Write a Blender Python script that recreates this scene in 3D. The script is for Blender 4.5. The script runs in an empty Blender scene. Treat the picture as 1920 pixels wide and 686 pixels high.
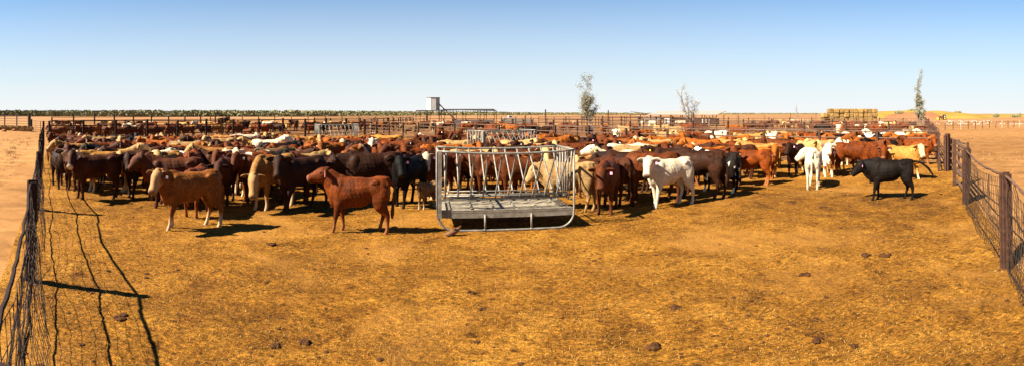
import bpy, bmesh, math, random
from mathutils import Vector, Matrix, noise
random.seed(7)
R = math.radians
sc = bpy.context.scene
C = sc.collection
F, CX, HY, H = 1000.0, 960.0, 213.0, 2.5      # panorama: pixels per radian, centre, eye level, eye height

def at(px, basey):                             # ground point seen at a pixel of the photograph
    d = F * H / (basey - HY); t = (px - CX) / F
    return Vector((d * math.sin(t), d * math.cos(t), 0))
def polar(px, d):
    t = (px - CX) / F
    return Vector((d * math.sin(t), d * math.cos(t), 0))

# ------------------------------------------------------------------ tags
def tag(o, label=None, cat=None, group=None, kind=None):
    if label: o['label'] = label
    if cat: o['category'] = cat
    if group: o['group'] = group
    if kind: o['kind'] = kind
    return o
def empty(name, loc=(0, 0, 0), rz=0.0):
    o = bpy.data.objects.new(name, None); C.objects.link(o)
    o.location = loc; o.rotation_euler = (0, 0, rz); o.empty_display_size = .2
    return o
def link(name, me, parent=None, loc=(0, 0, 0), rz=0.0):
    o = bpy.data.objects.new(name, me); C.objects.link(o)
    o.location = loc; o.rotation_euler = (0, 0, rz)
    if parent: o.parent = parent
    return o

# ------------------------------------------------------------------ materials
def mat(name):
    m = bpy.data.materials.new(name); m.use_nodes = True
    nt = m.node_tree; b = nt.nodes['Principled BSDF']
    return m, nt, b
def N(nt, t, **k):
    n = nt.nodes.new(t)
    for a, v in k.items(): setattr(n, a, v)
    return n
def mixc(nt, fac, a, b, blend='MIX'):
    n = N(nt, 'ShaderNodeMix', data_type='RGBA', blend_type=blend)
    for sock, v in ((0, fac), (6, a), (7, b)):
        if hasattr(v, 'is_output') or hasattr(v, 'links'): nt.links.new(v, n.inputs[sock])
        else: n.inputs[sock].default_value = v if sock == 0 else (*v, 1)
    return n.outputs[2]
def ramp(nt, src, stops):
    n = N(nt, 'ShaderNodeValToRGB'); cr = n.color_ramp
    while len(cr.elements) < len(stops): cr.elements.new(.5)
    for e, (p, c) in zip(cr.elements, stops):
        e.position = p; e.color = (*c, 1) if len(c) == 3 else c
    nt.links.new(src, n.inputs[0]); return n.outputs[0]
def tex_noise(nt, coord, scale, detail=4, rough=.55, dist=0):
    n = N(nt, 'ShaderNodeTexNoise'); n.inputs['Scale'].default_value = scale
    n.inputs['Detail'].default_value = detail; n.inputs['Roughness'].default_value = rough
    n.inputs['Distortion'].default_value = dist
    if coord: nt.links.new(coord, n.inputs['Vector'])
    return n.outputs['Fac']
def bump(nt, b, h, strength, dist):
    n = N(nt, 'ShaderNodeBump'); n.inputs['Strength'].default_value = strength
    n.inputs['Distance'].default_value = dist
    nt.links.new(h, n.inputs['Height']); nt.links.new(n.outputs[0], b.inputs['Normal'])
W = lambda *a: a
g3 = lambda v: (v, v, v)

def simple(name, c1, c2, scale=6, rough=.7, metal=0.0, bmp=.3, coord='Object', spec=.12):
    m, nt, b = mat(name); tc = N(nt, 'ShaderNodeTexCoord').outputs[coord]
    f = tex_noise(nt, tc, scale, 5, .65); c1 = tuple(x * .8 for x in c1); c2 = tuple(x * .8 for x in c2)
    col = ramp(nt, f, [(.32, c1), (.68, c2)])
    nt.links.new(col, b.inputs['Base Color'])
    b.inputs['Roughness'].default_value = rough; b.inputs['Metallic'].default_value = metal
    b.inputs['Specular IOR Level'].default_value = spec
    if bmp: bump(nt, b, f, bmp, .01)
    return m
M_rust = simple('rusty_steel', (.038, .018, .012), (.095, .045, .028), 9, .8)
M_rust2 = simple('weathered_rail', (.09, .048, .03), (.18, .105, .07), 7, .75)
M_darkpost = simple('dark_post', (.016, .009, .007), (.045, .024, .017), 10, .85)
M_wire = simple('fence_wire', (.03, .02, .014), (.09, .06, .042), 12, .6, .3)
M_galv = simple('galvanised_steel', (.15, .14, .12), (.34, .31, .26), 14, .5, .25, .2)
M_galvd = simple('scuffed_galvanised', (.16, .14, .11), (.34, .30, .24), 8, .6, .2, .3)
M_tray = simple('worn_tray_steel', (.16, .125, .08), (.42, .36, .27), 7, .6, .1, .3)
M_white = simple('white_steel', (.42, .40, .36), (.58, .56, .52), 3, .5)
M_greysteel = simple('grey_steel', (.10, .09, .085), (.17, .15, .14), 5, .6)
M_roof = simple('roof_sheet', (.30, .27, .23), (.40, .37, .32), 2, .6, .1)
M_bark = simple('bark', (.16, .12, .09), (.34, .28, .22), 12, .9)
M_yellow = simple('yellow_paint', (.75, .5, .02), (.85, .6, .03), 4, .4)
M_brownpaint = simple('brown_paint', (.09, .03, .02), (.15, .05, .03), 4, .5)
M_tyre = simple('tyre_rubber', (.012, .012, .012), (.03, .028, .026), 8, .85)
M_bird = simple('white_plumage', (.6, .58, .54), (.75, .72, .68), 9, .8)
M_blue = simple('blue_plastic', (.02, .05, .35), (.04, .08, .45), 4, .4)
M_skin = simple('skin', (.35, .16, .09), (.42, .2, .12), 8, .6)
M_cloth = simple('dark_cloth', (.02, .022, .03), (.05, .05, .06), 10, .9)
M_shirt = simple('pale_shirt', (.45, .45, .43), (.6, .6, .57), 10, .9)

def m_leaf(name, a, b_, c):
    m, nt, b = mat(name); tc = N(nt, 'ShaderNodeNewGeometry')
    f = tex_noise(nt, tc.outputs['Position'], 2.1, 3)
    col = ramp(nt, f, [(.3, a), (.5, b_), (.72, c)])
    rf = N(nt, 'ShaderNodeMath', operation='MULTIPLY'); nt.links.new(tc.outputs['Random Per Island'], rf.inputs[0]); rf.inputs[1].default_value = .5
    col = mixc(nt, rf.outputs[0], col, c)
    nt.links.new(col, b.inputs['Base Color']); b.inputs['Roughness'].default_value = .75
    b.inputs['Specular IOR Level'].default_value = .25
    return m
M_leaf = m_leaf('eucalypt_leaf', (.07, .07, .034), (.14, .13, .075), (.25, .22, .15))
M_twig = m_leaf('dry_twig', (.12, .09, .06), (.25, .20, .15), (.38, .33, .26))
M_wood = m_leaf('far_scrub', (.075, .075, .030), (.14, .135, .056), (.23, .195, .095))
M_weed = m_leaf('dry_weed', (.10, .055, .02), (.2, .11, .035), (.3, .18, .07))
M_straw = m_leaf('straw', (.09, .04, .008), (.24, .12, .022), (.46, .28, .08))

# ---- soil
def soil(name, stops, fine, straw, detail_bump=.6, dist=.02):
    m, nt, b = mat(name); tc = N(nt, 'ShaderNodeNewGeometry').outputs['Position']
    big = tex_noise(nt, tc, .12, 5, .6, .4)
    mid = tex_noise(nt, tc, 1.3, 6, .7, .6)
    fin = tex_noise(nt, tc, 16, 5, .75)
    mp = N(nt, 'ShaderNodeMapping'); mp.inputs['Scale'].default_value = (9, 34, 1); mp.inputs['Rotation'].default_value = (0, 0, .5)
    nt.links.new(tc, mp.inputs[0])
    st = tex_noise(nt, mp.outputs[0], 1.0, 3, .8, 1.5)
    s = N(nt, 'ShaderNodeMath', operation='ADD'); nt.links.new(big, s.inputs[0]); nt.links.new(mid, s.inputs[1])
    h = N(nt, 'ShaderNodeMath', operation='MULTIPLY'); nt.links.new(s.outputs[0], h.inputs[0]); h.inputs[1].default_value = .5
    col = ramp(nt, h.outputs[0], [(p_, tuple(x * .70 for x in c_)) for p_, c_ in stops])
    f1 = ramp(nt, fin, [(.30, g3(1 - fine)), (.5, g3(1.0)), (.72, g3(1 + fine * .5))])
    col = mixc(nt, 1.0, col, f1, 'MULTIPLY')
    if straw:
        f2 = ramp(nt, st, [(.36, g3(1 - .65 * straw)), (.5, g3(1)), (.66, g3(1 + .75 * straw))])
        col = mixc(nt, 1.0, col, f2, 'MULTIPLY')
        dk = tex_noise(nt, tc, 2.3, 5, .75, .8)
        f3 = ramp(nt, dk, [(.30, (.26, .20, .16)), (.37, (.62, .55, .5)), (.45, g3(1)), (.64, g3(1)), (.72, (1.25, 1.22, 1.2))])
        col = mixc(nt, .9, col, f3, 'MULTIPLY')
        pk = tex_noise(nt, tc, 7.5, 3, .6, .3)
        f4 = ramp(nt, pk, [(.30, (.42, .36, .30)), (.40, g3(1))])
        col = mixc(nt, .8, col, f4, 'MULTIPLY')
        sp = tex_noise(nt, tc, 15, 5, .85, .6)
        f6 = ramp(nt, sp, [(.34, (.22, .18, .16)), (.46, g3(.85)), (.57, g3(1.05)), (.67, (1.5, 1.5, 1.6))])
        col = mixc(nt, .9, col, f6, 'MULTIPLY')
        bare = tex_noise(nt, tc, .33, 4, .6, .7)
        f5 = ramp(nt, bare, [(.52, g3(0)), (.66, g3(1))])
        col = mixc(nt, f5, col, mixc(nt, .55, col, (.38, .175, .035)))
    nt.links.new(col, b.inputs['Base Color']); b.inputs['Roughness'].default_value = .95
    b.inputs['Specular IOR Level'].default_value = .1
    hs = N(nt, 'ShaderNodeMath', operation='ADD'); nt.links.new(mid, hs.inputs[0]); nt.links.new(fin, hs.inputs[1])
    bump(nt, b, hs.outputs[0], detail_bump, dist)
    return m
M_pen = soil('pen_litter', [(.38, (.185, .072, .008)), (.5, (.365, .153, .016)), (.61, (.56, .258, .034))], .55, 1.0, 1.0, .07)
M_earth = soil('red_earth', [(.36, (.42, .185, .075)), (.5, (.54, .26, .115)), (.64, (.64, .33, .16))], .22, 0, .5, .03)
M_mound = soil('grassy_mound_soil', [(.38, (.30, .18, .035)), (.52, (.37, .25, .05)), (.64, (.40, .30, .075))], .2, 0)
M_dirtm = soil('bare_mound_soil', [(.38, (.29, .12, .055)), (.64, (.36, .165, .08))], .2, 0)
M_dung = simple('dung', (.03, .012, .005), (.10, .04, .013), 24, .9, 0, .8)
m, nt, b = mat('hay_bale'); tc = N(nt, 'ShaderNodeTexCoord').outputs['Object']
mp = N(nt, 'ShaderNodeMapping'); mp.inputs['Scale'].default_value = (4, 4, 16); nt.links.new(tc, mp.inputs[0])
f = tex_noise(nt, mp.outputs[0], 2.2, 5, .75); oi = N(nt, 'ShaderNodeObjectInfo')
c = ramp(nt, f, [(.3, (.13, .07, .018)), (.55, (.30, .18, .052)), (.75, (.40, .27, .09))])
c2 = ramp(nt, oi.outputs['Random'], [(0, g3(.72)), (1, g3(1.2))])
c = mixc(nt, 1.0, c, c2, 'MULTIPLY'); nt.links.new(c, b.inputs['Base Color']); b.inputs['Roughness'].default_value = .95
bump(nt, b, f, .8, .05); M_hay = m

# ---- coats
def coat(name, base, var=.25, k_=.52, face=None, face_amt=0, legs=None, leg_amt=0, muzzle=(.03, .015, .01), muz_amt=.7, patch=None, patch_t=.55, back=None):
    m, nt, b = mat('coat_' + name)
    tc = N(nt, 'ShaderNodeTexCoord').outputs['Object']; oi = N(nt, 'ShaderNodeObjectInfo')
    va = N(nt, 'ShaderNodeVertexColor'); va.layer_name = 'zones'
    sep = N(nt, 'ShaderNodeSeparateColor'); nt.links.new(va.outputs[0], sep.inputs[0])
    off = N(nt, 'ShaderNodeVectorMath', operation='SCALE'); off.inputs[0].default_value = (31, 17, 23)
    nt.links.new(oi.outputs['Random'], off.inputs['Scale'])
    add = N(nt, 'ShaderNodeVectorMath', operation='ADD'); nt.links.new(tc, add.inputs[0]); nt.links.new(off.outputs[0], add.inputs[1])
    P = add.outputs[0]
    n1 = tex_noise(nt, P, 3.2, 4, .6, .4); n2 = tex_noise(nt, P, 34, 4, .7); n3 = tex_noise(nt, P, 9, 3, .6, 1.6)
    if sum(base) < 1.3: base = tuple(x * k_ * (1.0, .86, .66)[i] for i, x in enumerate(base))
    else: base = tuple(x * .84 for x in base)
    lo = tuple(x * (1 - var) for x in base); hi = tuple(x * (1 + var) for x in base)
    col = ramp(nt, n1, [(.35, lo), (.65, hi)])
    f2 = ramp(nt, n2, [(.3, g3(.78)), (.7, g3(1.18))]); col = mixc(nt, 1.0, col, f2, 'MULTIPLY')
    f4 = ramp(nt, n3, [(.33, g3(.60)), (.5, g3(1.0)), (.68, g3(1.38))]); col = mixc(nt, .85 if sum(base) < .6 else .35, col, f4, 'MULTIPLY')
    if patch:
        pn = tex_noise(nt, P, 1.7, 2, .4, .6)
        pf = ramp(nt, pn, [(patch_t - .012, g3(0)), (patch_t + .012, g3(1))]); col = mixc(nt, pf, col, patch)
    def z(chan, amt, c, col):
        ml = N(nt, 'ShaderNodeMath', operation='MULTIPLY'); nt.links.new(sep.outputs[chan], ml.inputs[0]); ml.inputs[1].default_value = amt
        return mixc(nt, ml.outputs[0], col, c)
    if legs: col = z(2, leg_amt, legs, col)
    if face: col = z(0, face_amt, face, col)
    col = z(1, muz_amt, muzzle, col)
    rr = ramp(nt, oi.outputs['Random'], [(0, g3(.72)), (.5, (1, .98, .95)), (1, (1.25, 1.2, 1.1))])
    col = mixc(nt, 1.0, col, rr, 'MULTIPLY')
    nt.links.new(col, b.inputs['Base Color']); b.inputs['Roughness'].default_value = .62
    b.inputs['Specular IOR Level'].default_value = .09
    hh_ = N(nt, 'ShaderNodeMath', operation='ADD'); nt.links.new(n2, hh_.inputs[0]); nt.links.new(n3, hh_.inputs[1]); bump(nt, b, hh_.outputs[0], .5, .02)
    return m
pale = (.50, .37, .24); tanl = (.50, .32, .16)
COATS = {
 'black':    (coat('black', (.009, .0065, .006), .3, muz_amt=.2), 'black'),
 'espresso': (coat('espresso', (.042, .016, .008), .4, legs=(.05, .02, .01), leg_amt=.5), 'very dark brown'),
 'dark':     (coat('dark', (.095, .032, .013), .35, muz_amt=.5), 'dark brown'),
 'darkwm':   (coat('dark_pale_muzzle', (.07, .024, .010), .35, muzzle=(.55, .42, .3), muz_amt=.8), 'dark brown'),
 'red':      (coat('red', (.165, .048, .014), .3, legs=(.045, .014, .006), leg_amt=.6, muzzle=(.08, .03, .015)), 'red brown'),
 'redwf':    (coat('red_white_face', (.14, .036, .010), .3, face=pale, face_amt=.95, muzzle=(.5, .3, .2), muz_amt=.5, legs=pale, leg_amt=.8), 'white faced red'),
 'chestnut': (coat('chestnut', (.225, .055, .008), .35, legs=(.28, .11, .04), leg_amt=.6, muzzle=(.3, .15, .08)), 'chestnut'),
 'orange':   (coat('orange', (.42, .132, .018), .25, muzzle=(.25, .12, .06)), 'orange'),
 'orangewf': (coat('orange_white_face', (.34, .115, .026), .25, face=pale, face_amt=.9, legs=pale, leg_amt=.9, muzzle=(.3, .15, .1), muz_amt=.6), 'white faced orange'),
 'fawn':     (coat('fawn', (.27, .105, .024), .25, face=(.42, .25, .12), face_amt=.55, legs=(.5, .34, .2), leg_amt=.7, muzzle=(.05, .03, .025)), 'fawn'),
 'tan':      (coat('tan', (.52, .275, .09), .22, legs=(.55, .38, .22), leg_amt=.6, face=(.5, .32, .14), face_amt=.5, muzzle=(.12, .07, .05)), 'tan'),
 'yellow':   (coat('yellow', (.60, .32, .085), .15, legs=(.75, .55, .32), leg_amt=.7, face=(.72, .5, .25), face_amt=.7, muzzle=(.12, .06, .04), muz_amt=.8), 'golden yellow'),
 'cream':    (coat('cream', (.60, .41, .205), .15, face=(.66, .42, .20), face_amt=.25, muzzle=(.07, .04, .03), muz_amt=.85), 'cream'),
 'white':    (coat('white', (.60, .50, .36), .10, face=(.74, .58, .38), face_amt=.35, muzzle=(.07, .045, .04), muz_amt=.85), 'white'),
 'dun':      (coat('dun', (.27, .18, .105), .3, legs=(.5, .38, .26), leg_amt=.6), 'grey dun'),
 'pied':     (coat('pied', (.26, .075, .02), .25, patch=(.8, .68, .5), patch_t=.5, face=pale, face_amt=.95, legs=pale, leg_amt=.95, muzzle=(.35, .2, .15)), 'orange and white'),
 'blackpied':(coat('black_pied', (.012, .009, .008), .25, patch=(.82, .76, .66), patch_t=.58), 'black and white'),
}
M_eye, nt, b = mat('eye'); b.inputs['Base Color'].default_value = (.006, .004, .003, 1); b.inputs['Roughness'].default_value = .12
def plain(name, c, r=.5):
    m, nt, b = mat(name); b.inputs['Base Color'].default_value = (*c, 1); b.inputs['Roughness'].default_value = r; return m
M_tagpink = plain('pink_tag', (.85, .32, .45)); M_tagwhite = plain('white_tag', (.85, .8, .8)); M_tagyellow = plain('yellow_tag', (.9, .6, .03))

# ------------------------------------------------------------------ mesh helpers
class MB:
    def __init__(s): s.bm = bmesh.new()
    def box(s, c, size, rot=None, taper=None):
        r = bmesh.ops.create_cube(s.bm, size=1)['verts']
        for v in r:
            v.co = Vector((v.co.x * size[0], v.co.y * size[1], v.co.z * size[2]))
            if rot: v.co = rot @ v.co
            v.co += Vector(c)
        return s
    def tube(s, pts, rad, n=8, up=Vector((0, 0, 1)), caps=True, closed=False):
        pts = [Vector(p) for p in pts]; rings = []
        for i, p in enumerate(pts):
            a = pts[max(i - 1, 0)]; b = pts[min(i + 1, len(pts) - 1)]
            d = (b - a)
            if d.length < 1e-9: d = Vector((0, 0, 1))
            d.normalize()
            u = up if abs(d.dot(up)) < .98 else Vector((1, 0, 0))
            side = d.cross(u).normalized(); nu = side.cross(d).normalized()
            r = rad[i] if isinstance(rad, (list, tuple)) and not isinstance(rad[0], (int, float)) or isinstance(rad, list) else rad
            rw, rh = r if isinstance(r, (tuple, list)) else (r, r)
            rings.append([s.bm.verts.new(p + side * (math.cos(2 * math.pi * k / n) * rw) + nu * (math.sin(2 * math.pi * k / n) * rh)) for k in range(n)])
        for a, b in zip(rings, rings[1:]):
            for k in range(n):
                s.bm.faces.new((a[k], a[(k + 1) % n], b[(k + 1) % n], b[k]))
        if caps:
            s.bm.faces.new(rings[0][::-1]); s.bm.faces.new(rings[-1])
        return s
    def blob(s, c, r, rot=None, sub=2):
        vs = bmesh.ops.create_icosphere(s.bm, subdivisions=sub, radius=1)['verts']
        for v in vs:
            v.co = Vector((v.co.x * r[0], v.co.y * r[1], v.co.z * r[2]))
            if rot: v.co = rot @ v.co
            v.co += Vector(c)
        return s
    def mesh(s, name, m=None, smooth=False, normals=True):
        if normals: bmesh.ops.recalc_face_normals(s.bm, faces=s.bm.faces[:])
        me = bpy.data.meshes.new(name); s.bm.to_mesh(me); s.bm.free()
        if m: me.materials.append(m)
        if smooth: me.polygons.foreach_set('use_smooth', [True] * len(me.polygons))
        return me
    def build(s, name, m, parent=None, loc=(0, 0, 0), rz=0, smooth=False):
        return link(name, s.mesh(name, m, smooth), parent, loc, rz)

# ------------------------------------------------------------------ cattle
def lerp(a, b, t): return a + (b - a) * t
def cow_mesh(key, yaw=0, npitch=38, hpitch=38, phase=0, lie=False, tail='hang', calf=False, bull=0.0, roll=0):
    """one continuous body, head towards +X, feet on z=0"""
    mb = MB(); T = mb.tube
    dz = -.56 if lie else 0.0
    thin = .82 if calf else 1.0
    st = [(-.83, 1.04, .07, .10), (-.80, 1.035, .155, .19), (-.70, 1.02, .225, .255), (-.56, .99, .26, .29), (-.36, .985, .240, .268),
          (-.12, .942, .285 + bull * .03, .32), (.10, .926, .286 + bull * .03, .335), (.30, .912, .262, .37), (.46, .915, .225 + bull * .03, .36), (.58, .92, .18, .30), (.66, .92, .10, .19)]
    T([(x, 0, z + dz) for x, z, w, h in st], [(w * thin, h * (thin if calf else 1)) for x, z, w, h in st], 20)
    # hip bones, shoulder blades, hump, belly sag
    for s_ in (-1, 1):
        mb.blob((-.50, s_ * .175 * thin, 1.13 + dz), (.12, .07, .10)); mb.blob((.36, s_ * .17 * thin, 1.0 + dz), (.15, .09, .22), sub=2)
        mb.blob((-.62, s_ * .14 * thin, .87 + dz), (.22, .13, .27))
    mb.blob((.40, 0, 1.235 + dz), (.20, .085, .085 + bull * .03)); mb.blob((-.62, 0, 1.235 + dz), (.22, .12, .06))
    mb.blob((.04, 0, .715 + dz), (.38, .19, .14))
    T([(-.80, 0, 1.17 + dz), (-.52, 0, 1.215 + dz), (-.15, 0, 1.20 + dz), (.25, 0, 1.215 + dz)], [(.04, .04), (.055, .05), (.05, .05), (.05, .05)], 8)
    for s_ in (-1, 1):
        mb.blob((-.46, s_ * .205 * thin, 1.15 + dz), (.075, .05, .05)); mb.blob((-.77, s_ * .11 * thin, 1.10 + dz), (.06, .05, .06))
    # neck
    ya = R(yaw); n0 = Vector((.42, 0, .98 + dz)); L = .45 if not calf else .44
    pts = [n0]; dirs = []
    for k in range(4):
        t = (k + .5) / 4; a = ya * (.15 + .75 * t); e = R(npitch)
        pts.append(pts[-1] + Vector((math.cos(a) * math.cos(e), math.sin(a) * math.cos(e), math.sin(e))) * L / 4)
    T(pts, [(.18, .33), (.165 + bull * .03, .295), (.15 + bull * .03, .255), (.135 + bull * .02, .22), (.118, .18)], 16)
    # dewlap
    dl = [p + Vector((0, 0, -o)) for p, o in zip([Vector((.50, 0, .93 + dz))] + pts[1:], (.37, .33, .29, .25, .20))]
    T(dl, [(.05, .15), (.042, .13), (.036, .11), (.032, .09), (.028, .05)], 8)
    mb.blob((.56, 0, .74 + dz), (.10, .08, .15))
    # head
    hp = R(hpitch); hd = Vector((math.cos(ya) * math.cos(hp), math.sin(ya) * math.cos(hp), -math.sin(hp)))
    side = Vector((-math.sin(ya), math.cos(ya), 0)); hup = hd.cross(side) * 1.0
    if hup.z < 0: hup = -hup
    hs = 1.18 if not calf else .92
    p0 = pts[-1] + hup * .02 - hd * .05
    hw = [(-.04, .075, .09), (.01, .108, .125), (.08, .124, .148), (.16, .118, .150), (.24, .094, .126), (.31, .084, .104), (.37, .088, .092), (.415, .090, .086), (.445, .078, .072), (.458, .05, .048)]
    T([p0 + hd * (x * hs) - hup * (.01 + .04 * x) for x, w, h in hw], [(w * hs, h * hs) for x, w, h in hw], 14, up=hup)
    mb.blob(p0 + hup * .09 + hd * .0, (.075, .075, .055))
    for s_ in (-1, 1): mb.blob(p0 + hd * .13 * hs + side * (s_ * .105) + hup * .06, (.035, .03, .032), sub=1); mb.blob(p0 + hd * .435 * hs + side * (s_ * .045) - hup * .01, (.026, .026, .026), sub=1); mb.blob(p0 + hd * .14 + side * (s_ * .06) - hup * .08, (.09, .04, .06))
    # ears: long leaf shape, drooping
    eartip = []
    for s_ in (-1, 1):
        e0 = p0 + side * (s_ * .085) + hup * .03 + hd * .01
        ed = (side * s_ * 1.0 - Vector((0, 0, 1)) * .28 - hd * .12 + hup * .08).normalized()
        q = [e0 + ed * t for t in (0, .05, .12, .19, .24)]
        T(q, [(.034, .05), (.028, .08), (.026, .10), (.024, .078), (.018, .03)], 10, up=hup)
        eartip.append(e0 + ed * .13 - Vector((0, 0, 1)) * .045 + hd * .028)
    # legs
    ft = []
    if not lie:
        sw = {0: (.0, .03, -.02, .04), 1: (.12, -.06, -.10, .10), 2: (-.03, .05, .08, -.08)}[phase]
        k = 1.0
        for s_, d in ((1, sw[0]), (-1, sw[1])):
            y = s_ * .135 * (thin + .04)
            T([(.38, y, .86), (.37, y * 1.1, .70), (.37 + d * .25, y * 1.05, .58), (.385 + d * .6, y, .40), (.388 + d * .7, y, .33), (.385 + d * .9, y, .20), (.39 + d, y, .11), (.415 + d, y, .055), (.425 + d, y, .0)],
              [(.10, .17), (.09, .14), (.072, .10), (.054, .064), (.050, .052), (.038, .038), (.045, .045), (.042, .047), (.052, .062)], 12, up=Vector((1, 0, 0)))
        for s_, d in ((1, sw[2]), (-1, sw[3])):
            y = s_ * .15 * (thin + .03)
            T([(-.58, y * .9, .95), (-.60, y, .76), (-.61 + d * .2, y * 1.05, .63), (-.665 + d * .45, y, .52), (-.72 + d * .6, y, .43), (-.715 + d * .7, y, .34), (-.69 + d * .9, y, .20), (-.675 + d, y, .11), (-.645 + d, y, .055), (-.63 + d, y, .0)],
              [(.12, .23), (.115, .21), (.09, .165), (.062, .105), (.048, .07), (.042, .052), (.038, .040), (.046, .046), (.042, .047), (.052, .062)], 12, up=Vector((1, 0, 0)))
    else:
        for s_ in (-1, 1):
            T([(.35, s_ * .17, .30), (.42, s_ * .22, .14), (.62, s_ * .2, .09), (.66, s_ * .17, .05), (.45, s_ * .14, .045)], [(.09, .12), (.07, .08), (.055, .055), (.045, .04), (.045, .04)], 10)
            T([(-.6, s_ * .18, .36), (-.42, s_ * .30, .22), (-.22, s_ * .34, .12), (-.40, s_ * .36, .06), (-.12, s_ * .36, .045)], [(.13, .2), (.12, .15), (.07, .08), (.05, .045), (.045, .04)], 10)
    # tail
    if tail == 'fly': tp = [(-.80, 0, 1.2), (-.95, -.03, 1.20), (-1.16, -.06, 1.12), (-1.36, -.08, .96), (-1.52, -.1, .74)]
    elif lie: tp = [(-.80, 0, 1.2 + dz), (-.89, .02, 1.0 + dz), (-.93, .08, .2), (-.9, .2, .06), (-.8, .35, .05)]
    elif tail == 'swish': tp = [(-.80, 0, 1.2), (-.91, .04, 1.08), (-.97, .12, .85), (-.93, .2, .6), (-.85, .24, .42)]
    else: tp = [(-.80, 0, 1.2), (-.885, 0, 1.12), (-.91, .01, .9), (-.90, .015, .66), (-.885, .02, .45), (-.88, .02, .34)]
    rr = [.045, .036, .03, .032, .052, .025] if len(tp) == 6 else [.045, .036, .032, .052, .028]
    T(tp, rr, 8)
    bmesh.ops.recalc_face_normals(mb.bm, faces=mb.bm.faces[:])
    me0 = mb.mesh('raw'); ob = link('raw', me0)
    md = ob.modifiers.new('r', 'REMESH'); md.mode = 'VOXEL'; md.voxel_size = .0185
    sm = ob.modifiers.new('s', 'SMOOTH'); sm.factor = .5; sm.iterations = 3
    dg = bpy.context.evaluated_depsgraph_get(); dg.update()
    me = bpy.data.meshes.new_from_object(ob.evaluated_get(dg)); me.name = 'cow_body'
    bpy.data.objects.remove(ob); bpy.data.meshes.remove(me0)
    me.polygons.foreach_set('use_smooth', [True] * len(me.polygons))
    # muscle and rib relief in the real surface
    nrm = [v.normal.copy() for v in me.vertices]
    for v, vn in zip(me.vertices, nrm):
        p = v.co
        if p.x < .5 and p.z > .5 + dz:
            if -.30 < p.x < .22 and abs(p.y) > .12: v.co += vn * (.0016 * math.sin((p.x + (1.1 - p.z) * .25) * 62) * min(1, (p.x + .30) * 8, (.22 - p.x) * 8))
            v.co += vn * (.010 * noise.noise(Vector((p.x * 5, p.y * 3 + key_seed(key), p.z * 4))))
    XS = .94
    for v in me.vertices: v.co.x *= XS
    sx = lambda q: Vector((q.x * XS, q.y, q.z))
    za = me.color_attributes.new('zones', 'FLOAT_COLOR', 'POINT')
    muz = p0 + hd * (.44 * hs) - hup * .02; 
    zc = []
    for v, vn in zip(me.vertices, nrm):
        p = Vector((v.co.x / XS, v.co.y, v.co.z)); q = p - p0; t = q.dot(hd); lat = abs(q.dot(side)); upc = q.dot(hup)
        rad = (q - hd * t).length
        face = 0.0
        if -.08 < t < .6 and rad < .17: face = min(1, max(0, (t + .04) / .06)) * min(1, max(0, (.135 - lat) / .03))
        mz = min(1, max(0, (.105 - (p - muz).length) / .025)) if upc < .075 else 0
        if min((p - e_).length for e_ in eartip) < .13 and lat > .13 and t < .12 and vn.dot(hd) > .25: mz = max(mz, .75)  # inner ears share the muzzle tint: their shade is put into the colour
        leg = min(1, max(0, (.36 - p.z) / .13)) if not lie else 0
        zc += (face, mz, leg, 1)
    za.data.foreach_set('color', zc)
    me.materials.append(COATS['red'][0])
    eyes = [p0 + hd * .145 + side * (s_ * .120) + hup * .045 for s_ in (-1, 1)]
    return dict(mesh=me, eyes=[sx(q) for q in eyes], ears=[sx(q) for q in eartip], hd=hd, head=p0 + hd * .2)
def key_seed(k): return (sum(map(ord, k)) % 17) * 1.7
POSE = {
 'F': dict(), 'F1': dict(phase=1, npitch=32), 'F2': dict(phase=2, npitch=22, hpitch=45),
 'L': dict(yaw=70, phase=2), 'R': dict(yaw=-70), 'L1': dict(yaw=42, phase=1, npitch=33, hpitch=45), 'R1': dict(yaw=-42, phase=1, npitch=33, hpitch=45),
 'LL': dict(yaw=100, npitch=24, phase=0), 'RR': dict(yaw=-100, npitch=24, phase=2),
 'U': dict(npitch=48, hpitch=15, phase=1), 'D': dict(npitch=-28, hpitch=68, phase=1), 'DL': dict(npitch=-22, hpitch=60, yaw=35, phase=2), 'DR': dict(npitch=-22, hpitch=60, yaw=-35),
 'H': dict(npitch=12, hpitch=50, phase=2), 'LIE': dict(lie=True, yaw=30), 'BF': dict(bull=1, tail='fly', npitch=16, hpitch=40, phase=1),
 'CALF': dict(calf=True, yaw=50, npitch=34, phase=2), 'S': dict(tail='swish', phase=2, yaw=-15),
}
PM = {}
def pose(k):
    if k not in PM: PM[k] = cow_mesh(k, **POSE[k])
    return PM[k]
mb = MB(); mb.blob((0, 0, 0), (.026, .026, .026)); EYE = mb.mesh('eye', M_eye, True)
TAGM = {}
for nm, m_ in (('p', M_tagpink), ('w', M_tagwhite), ('y', M_tagyellow)):
    mb = MB(); mb.tube([(0, 0, .03), (0, 0, .02)], .012, 8); mb.box((0, 0, -.005), (.012, .055, .06)); TAGM[nm] = mb.mesh('ear_tag', m_)

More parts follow.
